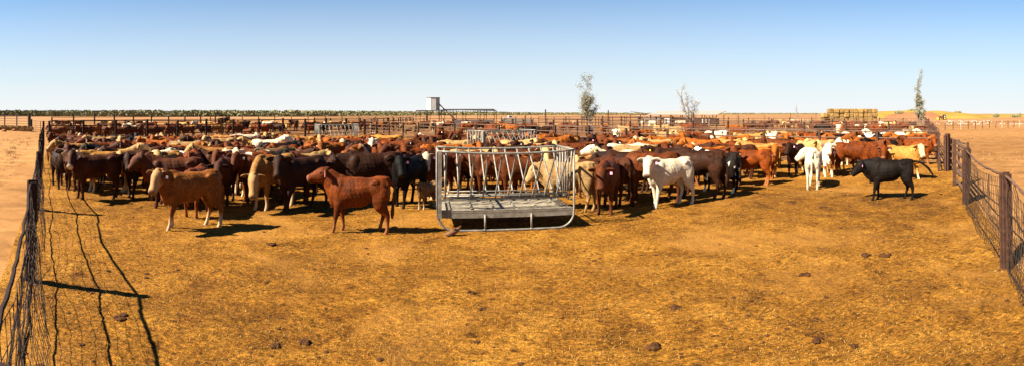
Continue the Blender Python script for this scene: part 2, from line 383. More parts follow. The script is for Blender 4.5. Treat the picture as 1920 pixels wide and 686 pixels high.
PEN = [(0.6, -1.7), (19.6, 18.2), (-17.0, 60.0), (-34.4, 29.2)]
def inside_pen(p, margin=0):
    s_ = []
    for i in range(4):
        a = Vector(PEN[i]); b_ = Vector(PEN[(i + 1) % 4]); e = (b_ - a).normalized()
        s_.append((p - a).x * e.y - (p - a).y * e.x)
    return all(v < margin for v in s_) or all(v > -margin for v in s_)
COWS = []
class Cow: pass
def cow(px, y, mode, h, ps, ct, s=1.0, label=None, fix=False, tg=None, zone='main', d=None):
    o = Cow(); back = 1.265 * s if ps != 'LIE' else .72 * s
    if mode == 'f': p = at(px, y)
    elif mode == 'd': p = polar(px, y)
    else: p = polar(px, F * (H - back) / (y - HY))
    o.p = Vector((p.x, p.y)); o.h = h; o.s = s; o.ct = ct; o.label = label; o.fix = fix or bool(label); o.zone = zone; o.px = px
    if ps == 'C': ps = ('L' if h < 0 else 'R') if abs(h) > 50 else ('L1' if h < -12 else 'R1' if h > 12 else 'F')
    if ps == 'Q': ps = ('L1' if h < 0 else 'R1')
    if ps == 'V': ps = random.choice(['F', 'U', 'H'] if abs((h + 180) % 360 - 180) > 130 else ['F', 'F1', 'U'] + (['L', 'L1', 'LL'] if h < 0 else ['R', 'R1', 'RR']))
    o.ps = ps; o.tg = tg; o.p0 = o.p.copy()
    COWS.append(o); return o

# --- foreground animals, described one by one
FG = [
 (352, 429, 'f', -68, 'L1', 'fawn', .98, 'fawn cow with pale face and white socks standing foremost at the left of the herd', 'w'),
 (667, 437, 'f', -98, 'U', 'chestnut', .93, 'rough coated chestnut heifer standing alone just left of the front feeder', 'p'),
 (176, 374, 'f', -78, 'C', 'darkwm', 1.03, 'dark brown cow with pale muzzle near the mesh fence facing left', 'w'),
 (113, 345, 'f', 8, 'F', 'red', 1.05, 'red brown cow facing the camera hard against the left mesh fence', None),
 (196, 360, 'f', -82, 'F2', 'yellow', 1.02, 'golden cow directly behind the dark brown cow with pale muzzle', None),
 (263, 369, 'f', -40, 'C', 'espresso', 1.0, 'very dark cow with pink ear tag looking at camera behind the foremost fawn cow', 'p'),
 (326, 382, 'f', -80, 'F', 'dark', 1.0, 'dark brown cow standing right behind the back of the foremost fawn cow', 'w'),
 (371, 402, 'f', 165, 'H', 'chestnut', .93, 'chestnut cow with round rump turned to camera behind the foremost fawn cow', None),
 (424, 383, 'f', -10, 'H', 'dark', 1.0, 'dark brown cow facing camera with lowered head right of the foremost fawn cow', None),
 (441, 363, 'f', -58, 'L1', 'red', 1.02, 'red brown cow with pink ear tag left of the tan cow lowering its head', 'p'),
 (478, 372, 'f', -46, 'L1', 'orange', .98, 'orange faced cow looking at camera above the tan cow with lowered head', None),
 (508, 391, 'f', -42, 'DL', 'tan', 1.10, 'big tan cow with lowered head left of the two dark brown cows', None),
 (562, 393, 'f', -50, 'L1', 'espresso', 1.08, 'very dark brown cow staring at camera behind the chestnut heifer', None),
 (608, 385, 'f', -80, 'F', 'dark', 1.02, 'dark brown cow whose flank shows between staring dark cow and chestnut heifer', None),
 (692, 384, 'f', -82, 'H', 'espresso', 1.13, 'large very dark cow side on, behind and above the chestnut heifer', None),
 (755, 387, 'f', -28, 'L1', 'black', 1.04, 'black cow with pink ear tag facing camera left of the small calf', 'p'),
 (823, 368, 'f', -42, 'L1', 'redwf', 1.02, None, 'p'),
 (862, 362, 'f', -60, 'H', 'dark', 1.0, 'dark cow with lowered head seen through the left bars of the front feeder', 'p'),
 (922, 368, 'f', -84, 'H', 'red', 1.06, 'red brown cow side on seen through the middle of the front feeder', None),
 (1000, 352, 'f', -30, 'H', 'orange', .95, 'orange cow behind the right half of the front feeder', None),
 (1042, 357, 'f', -35, 'L1', 'cream', 1.08, 'cream cow with tan face looking through the right bars of the front feeder', 'p'),
 (1077, 397, 'f', -105, 'H', 'cream', 1.0, 'cream cow with its rump beyond the right end of the front feeder', 'w'),
 (1129, 397, 'f', -8, 'H', 'red', 1.04, 'red brown cow facing camera with pink ear tag right of the front feeder', 'p'),
 (1212, 380, 'f', -82, 'D', 'red', 1.10, 'large red brown cow lowering its head behind the foremost white cow', 'p'),
 (1252, 388, 'f', -52, 'L1', 'white', 1.02, 'white cow with pale yellow face looking at camera right of the front feeder', 'p'),
 (1308, 371, 'f', -112, 'H', 'espresso', 1.12, 'very dark cow showing its rump right of the foremost white cow', None),
 (1345, 360, 'f', -120, 'F', 'blackpied', 1.0, 'dark cow with a white back stripe behind the very dark rump', None),
 (1338, 350, 'f', 70, 'R1', 'chestnut', 1.03, 'chestnut faced cow looking right over the backs left of the chestnut yearling', None),
 (1405, 348, 'f', -92, 'LL', 'chestnut', .98, 'chestnut yearling standing side on at the right edge of the crowd', 'w'),
 (1423, 331, 'f', -112, 'F1', 'tan', 1.04, 'tan cow with long pale tail behind the chestnut yearling', None),
 (1468, 319, 'f', -100, 'F', 'red', 1.04, 'red brown cow side on between tan long tailed cow and yellow tagged cow', None),
 (1492, 330, 'f', -20, 'F', 'espresso', .98, 'very dark cow standing behind the white cow seen from behind', 'p'),
 (1509, 323, 'f', 25, 'L1', 'cream', 1.03, 'cream cow with yellow ear tag near the rail fence', 'y'),
 (1526, 352, 'f', 176, 'LL', 'white', 1.0, 'white cow seen from behind turning its head left', 'w'),
 (1553, 331, 'f', 2, 'F', 'pied', .98, 'orange and white cow facing camera with white forelegs', None),
 (1569, 322, 'f', 150, 'H', 'cream', .95, 'cream cow rump just left of the chestnut cow by the rails', None),
 (1602, 327, 'f', 88, 'H', 'chestnut', 1.03, 'glossy chestnut cow facing right beside the rail fence', None),
 (1648, 334, 'f', 35, 'R1', 'chestnut', .95, 'chestnut cow with pink ear tag looking over the foremost black cow', 'p'),
 (1693, 337, 'f', 62, 'R1', 'yellow', 1.0, 'golden cow with pale legs behind the foremost black cow', None),
 (1666, 376, 'f', -86, 'BF', 'black', .93, 'black cow with its tail flying out standing alone at right', 'p'),
]
for px, y, md, h, ps, ct, s, lb, tg in FG: cow(px, y, md, h, ps, ct, s, lb, True, tg)
cow(800, 393, 'f', -40, 'CALF', 'dun', .56, 'small grey brown calf standing just left of the front feeder', True)

# --- the packed herd: pixel of the back line, heading, head, coat
HERD = [
 (170,287,-62,'C','dark'),(236,282,-86,'F','dark'),(270,294,-76,'C','tan'),(300,297,-80,'V','chestnut'),(323,296,-92,'V','dark'),(398,288,-110,'V','dark'),
 (115,252,-90,'V','red'),(137,262,-92,'V','dark'),(140,269,-86,'F','tan'),(172,262,60,'V','red'),(200,257,-88,'V','cream'),(212,262,170,'H','espresso'),(220,259,0,'F','cream'),
 (190,267,-80,'V','chestnut'),(200,274,-90,'V','black'),(165,276,-80,'V','espresso'),(262,267,-86,'C','chestnut'),(250,258,175,'V','black'),(278,262,80,'V','dark'),(262,277,-94,'V','dark'),
 (225,279,90,'V','cream'),(234,256,30,'V','red'),(302,257,-50,'L1','orange',1.06),(294,274,-35,'C','dark'),(309,281,150,'H','white'),(330,259,90,'V','chestnut'),(322,287,-30,'V','tan'),
 (343,277,-20,'V','dark'),(355,266,90,'H','cream'),(345,272,100,'V','orange'),(360,284,172,'H','chestnut'),(383,262,-90,'V','dark'),(378,274,95,'V','chestnut'),(400,277,-90,'V','tan'),
 (412,259,-92,'V','cream'),(425,254,-90,'H','tan'),(431,262,88,'H','dark'),(440,270,178,'H','chestnut'),(452,283,-54,'C','pied'),(425,286,-15,'F','redwf'),(463,252,-92,'H','white'),(480,264,-86,'V','tan'),
 (485,279,60,'V','red'),(484,287,90,'V','black'),(470,297,-88,'V','red'),(497,252,0,'F','tan'),(520,250,90,'V','chestnut'),(535,254,-88,'V','tan'),(506,262,95,'U','white'),(512,277,120,'H','dun'),
 (526,268,100,'V','black'),(555,267,92,'V','orange'),(552,283,75,'V','dark'),(571,288,112,'V','cream'),(568,256,-90,'V','tan'),(605,255,-28,'C','tan'),(580,270,20,'V','orangewf'),
 (624,269,-42,'C','orange',1.05),(640,265,4,'F','orangewf'),(655,271,178,'H','dark'),(632,258,90,'V','orange'),(662,259,88,'V','chestnut'),(684,257,92,'V','orange'),(682,271,-10,'V','dark'),
 (700,263,-4,'F','pied'),(724,254,-90,'H','yellow',1.06),(715,271,-15,'C','red'),(738,272,10,'V','chestnut'),(752,285,-20,'C','dark'),(760,273,-60,'V','red'),(782,278,-55,'C','chestnut'),
 (787,251,178,'H','white'),(802,267,-80,'V','red'),(770,262,90,'V','dark'),(845,246,-84,'L1','red',1.05),(812,258,-20,'C','dark'),(857,263,-88,'H','cream'),(867,272,90,'V','orange'),(832,272,-58,'F2','orange'),
 (885,282,88,'V','cream'),(850,287,-70,'V','dark'),(905,257,-40,'C','cream'),(880,255,-80,'V','dark'),(950,273,-80,'V','espresso'),(960,254,-90,'V','red'),(967,263,80,'V','cream'),(990,259,-85,'V','dark'),
 (968,293,-84,'H','red'),(930,268,170,'V','chestnut'),(1000,280,-90,'V','dark'),(1060,255,-86,'U','red'),(1042,268,-60,'V','dark'),(1082,268,100,'V','red'),(1092,281,90,'V','dark'),(1094,294,-30,'C','tan',.9),
 (1025,258,90,'V','orange'),(1115,252,170,'H','espresso'),(1160,256,-52,'C','red'),(1175,266,-72,'C','red'),(1178,270,90,'H','white'),(1192,273,-82,'H','cream',1.05),(1148,283,-75,'V','white'),(1170,284,-92,'H','espresso'),
 (1160,293,-155,'H','dark'),(1250,258,-88,'V','orange'),(1230,262,-90,'V','cream'),(1222,266,-86,'V','orange'),(1268,278,-88,'Q','espresso'),(1292,262,-60,'V','red'),(1318,262,-90,'V','orange'),(1300,272,90,'V','dark'),
 (1350,262,-40,'C','red'),(1365,268,95,'V','chestnut'),(1382,271,-90,'V','dark'),(1375,262,60,'V','tan'),(1420,264,-92,'V','chestnut'),(1445,262,90,'V','dark'),(1540,263,-60,'V','cream'),
 (1400,256,100,'V','orange'),(1340,255,-90,'V','dark'),(1280,254,90,'V','chestnut'),(1130,300,90,'H','dark',.9),(1250,290,-84,'V','red'),
]
for t in HERD:
    s = (t[5] if len(t) > 5 else random.uniform(.95, 1.05))
    cow(t[0], t[1], 'b', t[2], t[3], t[4], s, tg=random.choice([None, None, 'p', 'w', 'w', 'y']))

# --- the rest of the packed herd, between those above
def fill(n, pxr, yr, cts):
    k = 0; t_ = 0
    while k < n and t_ < 3000:
        t_ += 1; px = random.uniform(*pxr); y = random.uniform(*yr); p = polar(px, F * 1.235 / (y - HY)); p2 = Vector((p.x, p.y))
        if any((q.p - p2).length < 1.15 for q in COWS): continue
        cow(px, y, 'b', random.choice([-90, -80, 90, 80, -30, 0, 20, 175, -60, 60, -100]) + random.uniform(-12, 12), random.choice(['C', 'C', 'V']), random.choice(cts), random.uniform(.93, 1.02), tg=random.choice([None, 'p', 'w'])); k += 1
HC = ['red', 'dark', 'chestnut', 'orange', 'red', 'dark', 'espresso', 'chestnut', 'tan', 'cream', 'orangewf', 'redwf']
fill(26, (115, 560), (252, 286), HC); fill(22, (560, 1060), (250, 280), HC); fill(16, (1060, 1440), (253, 284), HC)
# --- neighbouring pens, beyond the rails
def scatter(n, pxr, dr, cts, zone, lie=.1, mind=1.5, hb=None):
    k = 0; tries = 0
    while k < n and tries < 4000:
        tries += 1
        px = random.uniform(*pxr); d = random.uniform(*dr); p = polar(px, d); p2 = Vector((p.x, p.y))
        if inside_pen(p2, 1.4) or any((q.p - p2).length < mind for q in COWS if q.zone != 'main'): continue
        ps = 'LIE' if random.random() < lie else random.choice(['F', 'F1', 'H', 'L1', 'R1', 'L', 'R', 'D', 'F2'])
        h = random.choice([-90, 90, -80, 80, 0, 180, -40, 40, 100, -100]) + random.uniform(-15, 15)
        cow(px, d, 'd', h, ps, random.choice(cts), random.uniform(.95, 1.05), zone=zone); k += 1
darks = ['dark', 'red', 'red', 'dark', 'espresso', 'chestnut', 'tan', 'red', 'orangewf', 'black', 'white', 'chestnut', 'cream']
scatter(34, (100, 330), (48, 64), darks, 'left'); scatter(28, (330, 590), (58, 82), darks + ['tan', 'cream'], 'left', mind=1.6)
scatter(14, (690, 880), (64, 92), ['dun', 'tan', 'cream', 'dark', 'red'], 'middle', mind=2); scatter(8, (890, 1000), (50, 66), ['orange', 'chestnut', 'red', 'cream'], 'middle')
back = [(1155,246,180,'white'),(1190,246,90,'chestnut'),(1215,247,170,'orange'),(1208,249,-60,'red'),(1245,247,90,'cream'),(1262,245,-90,'tan'),(1232,246,60,'red'),(1290,248,170,'chestnut'),(1310,250,-80,'red'),
 (1343,246,100,'white'),(1275,250,-90,'cream'),(1395,251,-60,'tan'),(1408,252,90,'yellow'),(1426,247,-10,'dark'),(1440,250,60,'pied'),(1455,246,-90,'cream'),(1470,250,90,'orange'),(1480,252,-30,'cream'),(1500,250,90,'dark'),(1497,256,-80,'orange'),
 (1520,250,-90,'chestnut'),(1530,256,80,'orange'),(1562,252,-88,'black'),(1590,262,0,'pied'),(1585,250,90,'red'),(1612,258,-80,'orange'),(1640,251,90,'blackpied'),(1650,264,-90,'black'),(1628,266,80,'red'),(1660,248,20,'black'),(1690,253,-90,'orange'),
 (1680,260,30,'red'),(1712,255,80,'chestnut'),(1720,249,-60,'tan'),(1700,247,90,'white'),(1735,253,-90,'orange'),(1602,248,90,'white'),(1725,262,90,'chestnut')]
for px, y, h, ct in back: cow(px, y, 'b', h, 'V', ct, random.uniform(.95, 1.05), zone='pen2')
scatter(44, (1535, 1735), (48, 84), darks + ['dun', 'orange'], 'right', mind=1.7); scatter(22, (1400, 1530), (70, 105), darks + ['dun', 'white'], 'right', .15, 2.2)
scatter(6, (1190, 1290), (88, 100), ['dark', 'cream', 'red', 'white'], 'shed', 0, 2)

scatter(34, (110, 590), (50, 95), darks, 'left', mind=1.5); scatter(30, (590, 900), (56, 96), darks + ['dun', 'tan'], 'middle', mind=1.7)
scatter(16, (900, 1120), (50, 80), darks, 'middle', mind=1.7); scatter(12, (1120, 1400), (48, 62), ['tan', 'cream', 'red', 'orange', 'chestnut', 'dark'], 'right', mind=1.8)
print('COWS', len(COWS), sum(o.zone == 'main' for o in COWS))
# settle the animals so that bodies do not interpenetrate
def wdir(o):
    p = o.p; th = math.atan2(p.x, p.y); hh = R(o.h)
    v = Vector((math.sin(th), math.cos(th))); r = Vector((math.cos(th), -math.sin(th)))
    return (-math.cos(hh) * v + math.sin(hh) * r)
def circles(o):
    f = wdir(o); s = o.s
    return [(o.p + f * (x * s), r * s) for x, r in ((-.52, .26), (-.17, .29), (.19, .29), (.5, .19))]
FEED = [(Vector((-.215, 12.0)), R(9), 1.5), (Vector((-.45, 25.1)), R(33), 1.5), (Vector((-12.55, 36.85)), R(33), 1.5)]
feedc = []
for c_, a_, w_ in FEED:
    for t in (-1.1, -.35, .35, 1.1): feedc.append((c_ + Vector((math.cos(a_), math.sin(a_))) * t, .85))
for it in range(60):
    cs = [circles(o) for o in COWS]
    for i, a in enumerate(COWS):
        for j in range(i + 1, len(COWS)):
            b_ = COWS[j]
            if (a.p - b_.p).length_squared > 5.5: continue
            best = None
            for (p, r) in cs[i]:
                for (q, r2) in cs[j]:
                    dd = (p - q).length; ov = r + r2 - dd
                    if ov > 0 and (best is None or ov > best[0]): best = (ov, (p - q) / max(dd, 1e-4))
            if best:
                wa, wb = (.04 if a.fix else 1), (.04 if b_.fix else 1); t = wa + wb
                mv = best[1] * min(best[0], .1) * .6
                a.p += mv * (wa / t); b_.p -= mv * (wb / t)
        for (q, r2) in feedc:
            for (p, r) in cs[i]:
                dd = (p - q).length; ov = r + r2 - dd
                if ov > 0: a.p += (p - q) / max(dd, 1e-4) * min(ov, .08)
    for a in COWS:
        ins = inside_pen(a.p, 0)
        if (a.zone == 'main'):
            for i in range(4):
                A = Vector(PEN[i]); B = Vector(PEN[(i + 1) % 4]); e = (B - A).normalized(); n_ = Vector((-e.y, e.x))
                dist = (a.p - A).dot(n_)
                if dist < .9: a.p += n_ * min(.9 - dist, .3)

COWS.sort(key=lambda o: (o.p.length > 30 and o.zone != 'main') * 1000 + o.p.length)
def merge_far(lst):
    mats = sorted({o.ct for o in lst}); bm = bmesh.new(); low = {}
    for o in lst:
        if o.ps not in low:
            tmp = link('tmp', pose(o.ps)['mesh'].copy()); dm = tmp.modifiers.new('d', 'DECIMATE'); dm.ratio = .14
            dg = bpy.context.evaluated_depsgraph_get(); low[o.ps] = bpy.data.meshes.new_from_object(tmp.evaluated_get(dg)); bpy.data.objects.remove(tmp)
        me = low[o.ps].copy(); f = wdir(o)
        me.transform(Matrix.Translation((o.p.x, o.p.y, 0)) @ Matrix.Rotation(math.atan2(f.y, f.x), 4, 'Z') @ Matrix.Scale(o.s, 4))
        me.polygons.foreach_set('material_index', [mats.index(o.ct)] * len(me.polygons)); bm.from_mesh(me); bpy.data.meshes.remove(me)
    me = bpy.data.meshes.new('distant_cattle'); bm.to_mesh(me); bm.free()
    for k in mats: me.materials.append(COATS[k][0])
    me.polygons.foreach_set('use_smooth', [True] * len(me.polygons))
    tag(link('distant_cattle', me), 'crowd of distant mixed brown, black and pale cattle in the rear yards', 'cattle', kind='stuff')
merge_far(COWS[297:]); COWS = COWS[:297]
ORD = ['first', 'second', 'third', 'fourth', 'fifth', 'sixth', 'seventh', 'eighth', 'ninth', 'tenth', 'eleventh', 'twelfth', 'thirteenth', 'fourteenth', 'fifteenth', 'sixteenth', 'seventeenth', 'eighteenth', 'nineteenth', 'twentieth']
def facing(o):
    h = (o.h + 180) % 360 - 180
    if o.ps == 'LIE': return 'lying'
    if abs(h) <= 25: return 'facing camera'
    if abs(h) >= 150: return 'seen from behind'
    return 'facing right' if h > 0 else 'facing left'
def zone_text(o):
    px = CX + F * math.atan2(o.p.x, o.p.y); d = o.p.length; o.px = px; o.d = d
    if o.zone == 'left': return 'pen behind left rails' if px < 330 else 'pen left of rear feeder'
    if o.zone == 'middle': return 'yards below the water tank'
    if o.zone == 'shed': return 'yard beside the low shed'
    if o.zone == 'pen2': return 'left group beyond rails' if px < 1380 else ('middle group beyond rails' if px < 1560 else 'right group beyond rails')
    if o.zone == 'right': return 'distant yard before hay stack' if px > 1535 else 'distant yard left of hay stack'
    row = 'front' if d < 19 else ('middle' if d < 27 else 'rear')
    z = ('left end' if px < 260 else 'left part' if px < 430 else 'centre left' if px < 590 else 'centre' if px < 820 else 'part behind feeders' if px < 1085 else 'right part' if px < 1290 else 'right end')
    return f'{row} of herd, {z}'
groups = {}
for o in COWS:
    o.z = zone_text(o); o.f = facing(o)
    if not o.label: groups.setdefault((o.z, o.ct, o.f), []).append(o)
for (z, ct, f), L_ in groups.items():
    L_.sort(key=lambda o: o.px); cw = COATS[ct][1]
    for i, o in enumerate(L_):
        if len(L_) == 1: o.label = f'{cw} cow {f}, only such in {z}'
        elif len(L_) == 2: o.label = f'{cw} cow {f}, {"left" if i == 0 else "right"} of two in {z}'
        else: o.label = f'{cw} cow {f}, {ORD[i]} such from left in {z}'
GRP = {'main': 'cattle in the main pen', 'left': 'cattle in the left rear pens', 'middle': 'cattle in the central yards', 'shed': 'cattle beside the shed', 'pen2': 'cattle just beyond the far rails', 'right': 'cattle in the right rear yards'}
for o in COWS:
    P = pose(o.ps); calf = o.ps == 'CALF'
    ob = link('calf' if calf else 'cow', P['mesh'])
    ob.material_slots[0].link = 'OBJECT'; ob.material_slots[0].material = COATS[o.ct][0]
    f = wdir(o); ob.location = (o.p.x, o.p.y, 0); ob.rotation_euler = (0, 0, math.atan2(f.y, f.x))
    sz = random.uniform(.98, 1.02); ob.scale = (o.s * sz, o.s, o.s)
    tag(ob, o.label, 'calf' if calf else 'cow', GRP[o.zone])
    if o.d < 30:
        for e in P['eyes']: link('eye', EYE, ob, e)
    if o.tg and o.d < 42:
        th = math.atan2(o.p.x, o.p.y); to_cam = Vector((-math.sin(th), -math.cos(th), 0))
        to_l = Matrix.Rotation(-ob.rotation_euler.z, 3, 'Z') @ to_cam
        e = max(P['ears'], key=lambda q: q.dot(to_l) if abs(P['hd'].dot(to_l)) < .6 else q.y)
        t_ = link('ear_tag', TAGM[o.tg], ob, e, math.atan2(P['hd'].y, P['hd'].x)); 
        tag(t_, {'p': 'pink ear tag', 'w': 'white ear tag', 'y': 'yellow ear tag'}[o.tg])

# ------------------------------------------------------------------ ground
def disc_mesh(name, rings, m, n=96):
    bm = bmesh.new(); prev = None
    c = bm.verts.new((0, 0, 0))
    for r in rings:
        ring = [bm.verts.new((r * math.cos(2 * math.pi * k / n), r * math.sin(2 * math.pi * k / n), 0)) for k in range(n)]
        for k in range(n):
            if prev: bm.faces.new((prev[k], ring[k], ring[(k + 1) % n], prev[(k + 1) % n]))
            else: bm.faces.new((c, ring[k], ring[(k + 1) % n]))
        prev = ring
    me = bpy.data.meshes.new(name); bm.to_mesh(me); bm.free(); me.materials.append(m)
    return me
m, nt, b = mat('plain_earth')
# the plain: red earth near, dry grass far
tc = N(nt, 'ShaderNodeNewGeometry').outputs['Position']
ln = N(nt, 'ShaderNodeVectorMath', operation='LENGTH'); nt.links.new(tc, ln.inputs[0])
big = tex_noise(nt, tc, .012, 6, .65, .6); mid = tex_noise(nt, tc, .9, 6, .7, .6); fin = tex_noise(nt, tc, 14, 5, .75)
sm_ = N(nt, 'ShaderNodeMath', operation='ADD'); nt.links.new(big, sm_.inputs[0]); nt.links.new(mid, sm_.inputs[1])
hf = N(nt, 'ShaderNodeMath', operation='MULTIPLY'); nt.links.new(sm_.outputs[0], hf.inputs[0]); hf.inputs[1].default_value = .5
near = ramp(nt, hf.outputs[0], [(.40, (.17, .078, .022)), (.5, (.265, .127, .040)), (.60, (.35, .178, .062))])
far = ramp(nt, big, [(.36, (.24, .105, .042)), (.5, (.27, .135, .057)), (.64, (.29, .16, .07))])
mr = N(nt, 'ShaderNodeMapRange'); nt.links.new(ln.outputs['Value'], mr.inputs[0]); mr.inputs[1].default_value = 70; mr.inputs[2].default_value = 260
col = mixc(nt, mr.outputs[0], near, far)
f1 = ramp(nt, fin, [(.30, g3(.72)), (.5, g3(1)), (.7, g3(1.12))]); col = mixc(nt, .8, col, f1, 'MULTIPLY')
nt.links.new(col, b.inputs['Base Color']); b.inputs['Roughness'].default_value = .95; b.inputs['Specular IOR Level'].default_value = .1
hs = N(nt, 'ShaderNodeMath', operation='ADD'); nt.links.new(mid, hs.inputs[0]); nt.links.new(fin, hs.inputs[1]); bump(nt, b, hs.outputs[0], .6, .03)
M_plain = m
tag(link('ground', disc_mesh('ground', (5, 15, 40, 100, 300, 1000, 4000), M_plain)), kind='structure')
# pen floor: a grid with real small relief, cut to the pen
def pen_z(x, y):
    w_ = Vector((x * 7.5, y * 7.5, 2)); return .006 + .028 * max(0, noise.noise(Vector((x * .9, y * .9, 0))) + .25) + .022 * max(0, noise.noise(Vector((x * 3.1, y * 3.1, 5))) + .2) + .018 * noise.noise(w_) + .008
def pen_floor():
    bm = bmesh.new(); bx = (-36, 20); by = (-4, 61); grid = {}
    xs = []; 
    def z(x, y):
        p = Vector((x * .9, y * .9, 0)); q = Vector((x * 3.1, y * 3.1, 5))
        w_ = Vector((x * 7.5, y * 7.5, 2)); near_ = 1 if x * x + y * y < 400 else 0
        return .006 + .028 * max(0, noise.noise(p) + .25) + .022 * max(0, noise.noise(q) + .2) + (near_ and .018 * noise.noise(w_) + .008)
    n = 330
    A, B, C_, D = [Vector(p) for p in PEN]
    for i in range(n + 1):
        for j in range(n + 1):
            u = (i / n) ** 2.2; v = (j / n) ** 2.2
            p = (A * (1 - u) + B * u) * (1 - v) + (D * (1 - u) + C_ * u) * v
            edge = min(i, j, n - i, n - j)
            grid[i, j] = bm.verts.new((p.x, p.y, z(p.x, p.y) if edge else .004))
    for i in range(n):
        for j in range(n): bm.faces.new((grid[i, j], grid[i + 1, j], grid[i + 1, j + 1], grid[i, j + 1]))
    me = bpy.data.meshes.new('pen_floor'); bm.to_mesh(me); bm.free(); me.materials.append(M_pen)
    me.polygons.foreach_set('use_smooth', [True] * len(me.polygons))
    return me
tag(link('pen_floor', pen_floor()), kind='structure')

M_yard = soil('trampled_yard', [(.38, (.13, .055, .020)), (.5, (.20, .09, .034)), (.62, (.28, .135, .055))], .3, .3)
bm = bmesh.new(); top_ = []; bot_ = []
for k in range(61):
    px = 92 + (1735 - 92) * k / 60; ex = noise.noise(Vector((k * .4, 0, 0))) * 4
    top_.append(bm.verts.new(polar(px, 100 + ex) + Vector((0, 0, .004)))); bot_.append(bm.verts.new(polar(px, 24) + Vector((0, 0, .004))))
for k in range(60): bm.faces.new((bot_[k], bot_[k + 1], top_[k + 1], top_[k]))
bmesh.ops.recalc_face_normals(bm, faces=bm.faces[:]); me = bpy.data.meshes.new('yard_floor'); bm.to_mesh(me); bm.free(); me.materials.append(M_yard)
tag(link('yard_floor', me), kind='structure')
bm = bmesh.new(); rs = random.Random(41)
for k in range(700):
    th = rs.choice((rs.uniform(-.98, -.80), rs.uniform(.75, .98))); d = 6 + 90 * rs.random() ** 1.5; x, y = d * math.sin(th), d * math.cos(th)
    if inside_pen(Vector((x, y)), 1): continue
    r = rs.uniform(.01, .035) * (1 + d / 60); c_ = Vector((x, y, r * .2))
    for v in bmesh.ops.create_icosphere(bm, subdivisions=1, radius=1)['verts']: v.co = c_ + Vector((v.co.x * r * rs.uniform(.8, 1.3), v.co.y * r, v.co.z * r * .5))
me = bpy.data.meshes.new('loose_stones'); bm.to_mesh(me); bm.free(); me.materials.append(simple('loose_stone', (.2, .10, .045), (.42, .27, .15), 3, .9))
tag(link('loose_stones', me), 'small pale stones and clods scattered on bare earth outside the fences', 'stones', kind='stuff')
bm = bmesh.new()
for k in range(500):
    th = rs.choice((rs.uniform(-.99, -.90), rs.uniform(.80, .99))); d = 14 + 90 * rs.random(); x, y = d * math.sin(th), d * math.cos(th)
    if inside_pen(Vector((x, y)), 1.5) or noise.noise(Vector((x * .08, y * .08, 4))) < .05: continue
    for _ in range(14):
        a = rs.uniform(0, 6.28); o_ = Vector((x + rs.gauss(0, .12), y + rs.gauss(0, .12), 0)); t = Vector((math.cos(a) * .1, math.sin(a) * .1, rs.uniform(.06, .2))); s_ = Vector((-math.sin(a), math.cos(a), 0)) * .012
        bm.faces.new([bm.verts.new(o_ + q) for q in (-s_, s_, t)])
me = bpy.data.meshes.new('dry_tufts'); bm.to_mesh(me); bm.free(); me.materials.append(M_weed)
tag(link('dry_tufts', me), 'sparse dry grass tufts on the bare earth outside the fences', 'grass', kind='stuff')

# straw litter: small real pieces lying on the near floor
bm = bmesh.new(); rnd = random.Random(3)
for k in range(70000):
    th = rnd.uniform(-.93, .93); d = 3.2 + 16 * rnd.random() ** 1.3
    x, y = d * math.sin(th), d * math.cos(th)
    if not inside_pen(Vector((x, y)), -.3): continue
    if noise.noise(Vector((x * .7, y * .7, 9))) < rnd.uniform(-.6, .2): continue
    a = rnd.uniform(0, 6.283); L = rnd.uniform(.008, .032) * (.6 + d * .05); w = rnd.uniform(.0012, .003) * (.6 + d * .06)
    dx, dy = math.cos(a) * L, math.sin(a) * L; nx, ny = -math.sin(a) * w, math.cos(a) * w
    z0 = .004 + pen_z(x, y) + rnd.uniform(0, .008); t = rnd.uniform(-.012, .02)
    vs = [bm.verts.new(p) for p in ((x - nx, y - ny, z0), (x + dx - nx, y + dy - ny, z0 + t), (x + dx + nx, y + dy + ny, z0 + t), (x + nx, y + ny, z0))]
    bm.faces.new(vs)
me = bpy.data.meshes.new('straw_litter'); bm.to_mesh(me); bm.free(); me.materials.append(M_straw)
tag(link('straw_litter', me), 'loose chopped straw scattered over the trampled floor of the main pen', 'straw', kind='stuff')
# crumbs of dung and clods
bm = bmesh.new()
for k in range(3400):
    th = rnd.uniform(-.93, .93); d = 3.2 + 22 * rnd.random() ** 1.2; x, y = d * math.sin(th), d * math.cos(th)
    if not inside_pen(Vector((x, y)), -.3) or noise.noise(Vector((x * .5, y * .5, 3))) < rnd.uniform(-.1, .45): continue
    r = rnd.uniform(.008, .045) * rnd.random() ** .4; vs = bmesh.ops.create_icosphere(bm, subdivisions=1, radius=1)['verts']
    for v in vs: v.co = Vector((x + v.co.x * r * rnd.uniform(.8, 1.4), y + v.co.y * r * rnd.uniform(.8, 1.4), pen_z(x, y) + v.co.z * r * .5))
me = bpy.data.meshes.new('dung_crumbs'); bm.to_mesh(me); bm.free(); me.materials.append(M_dung)
tag(link('dung_crumbs', me), 'dark crumbs of dung and clods strewn over the main pen floor', 'dung', kind='stuff')

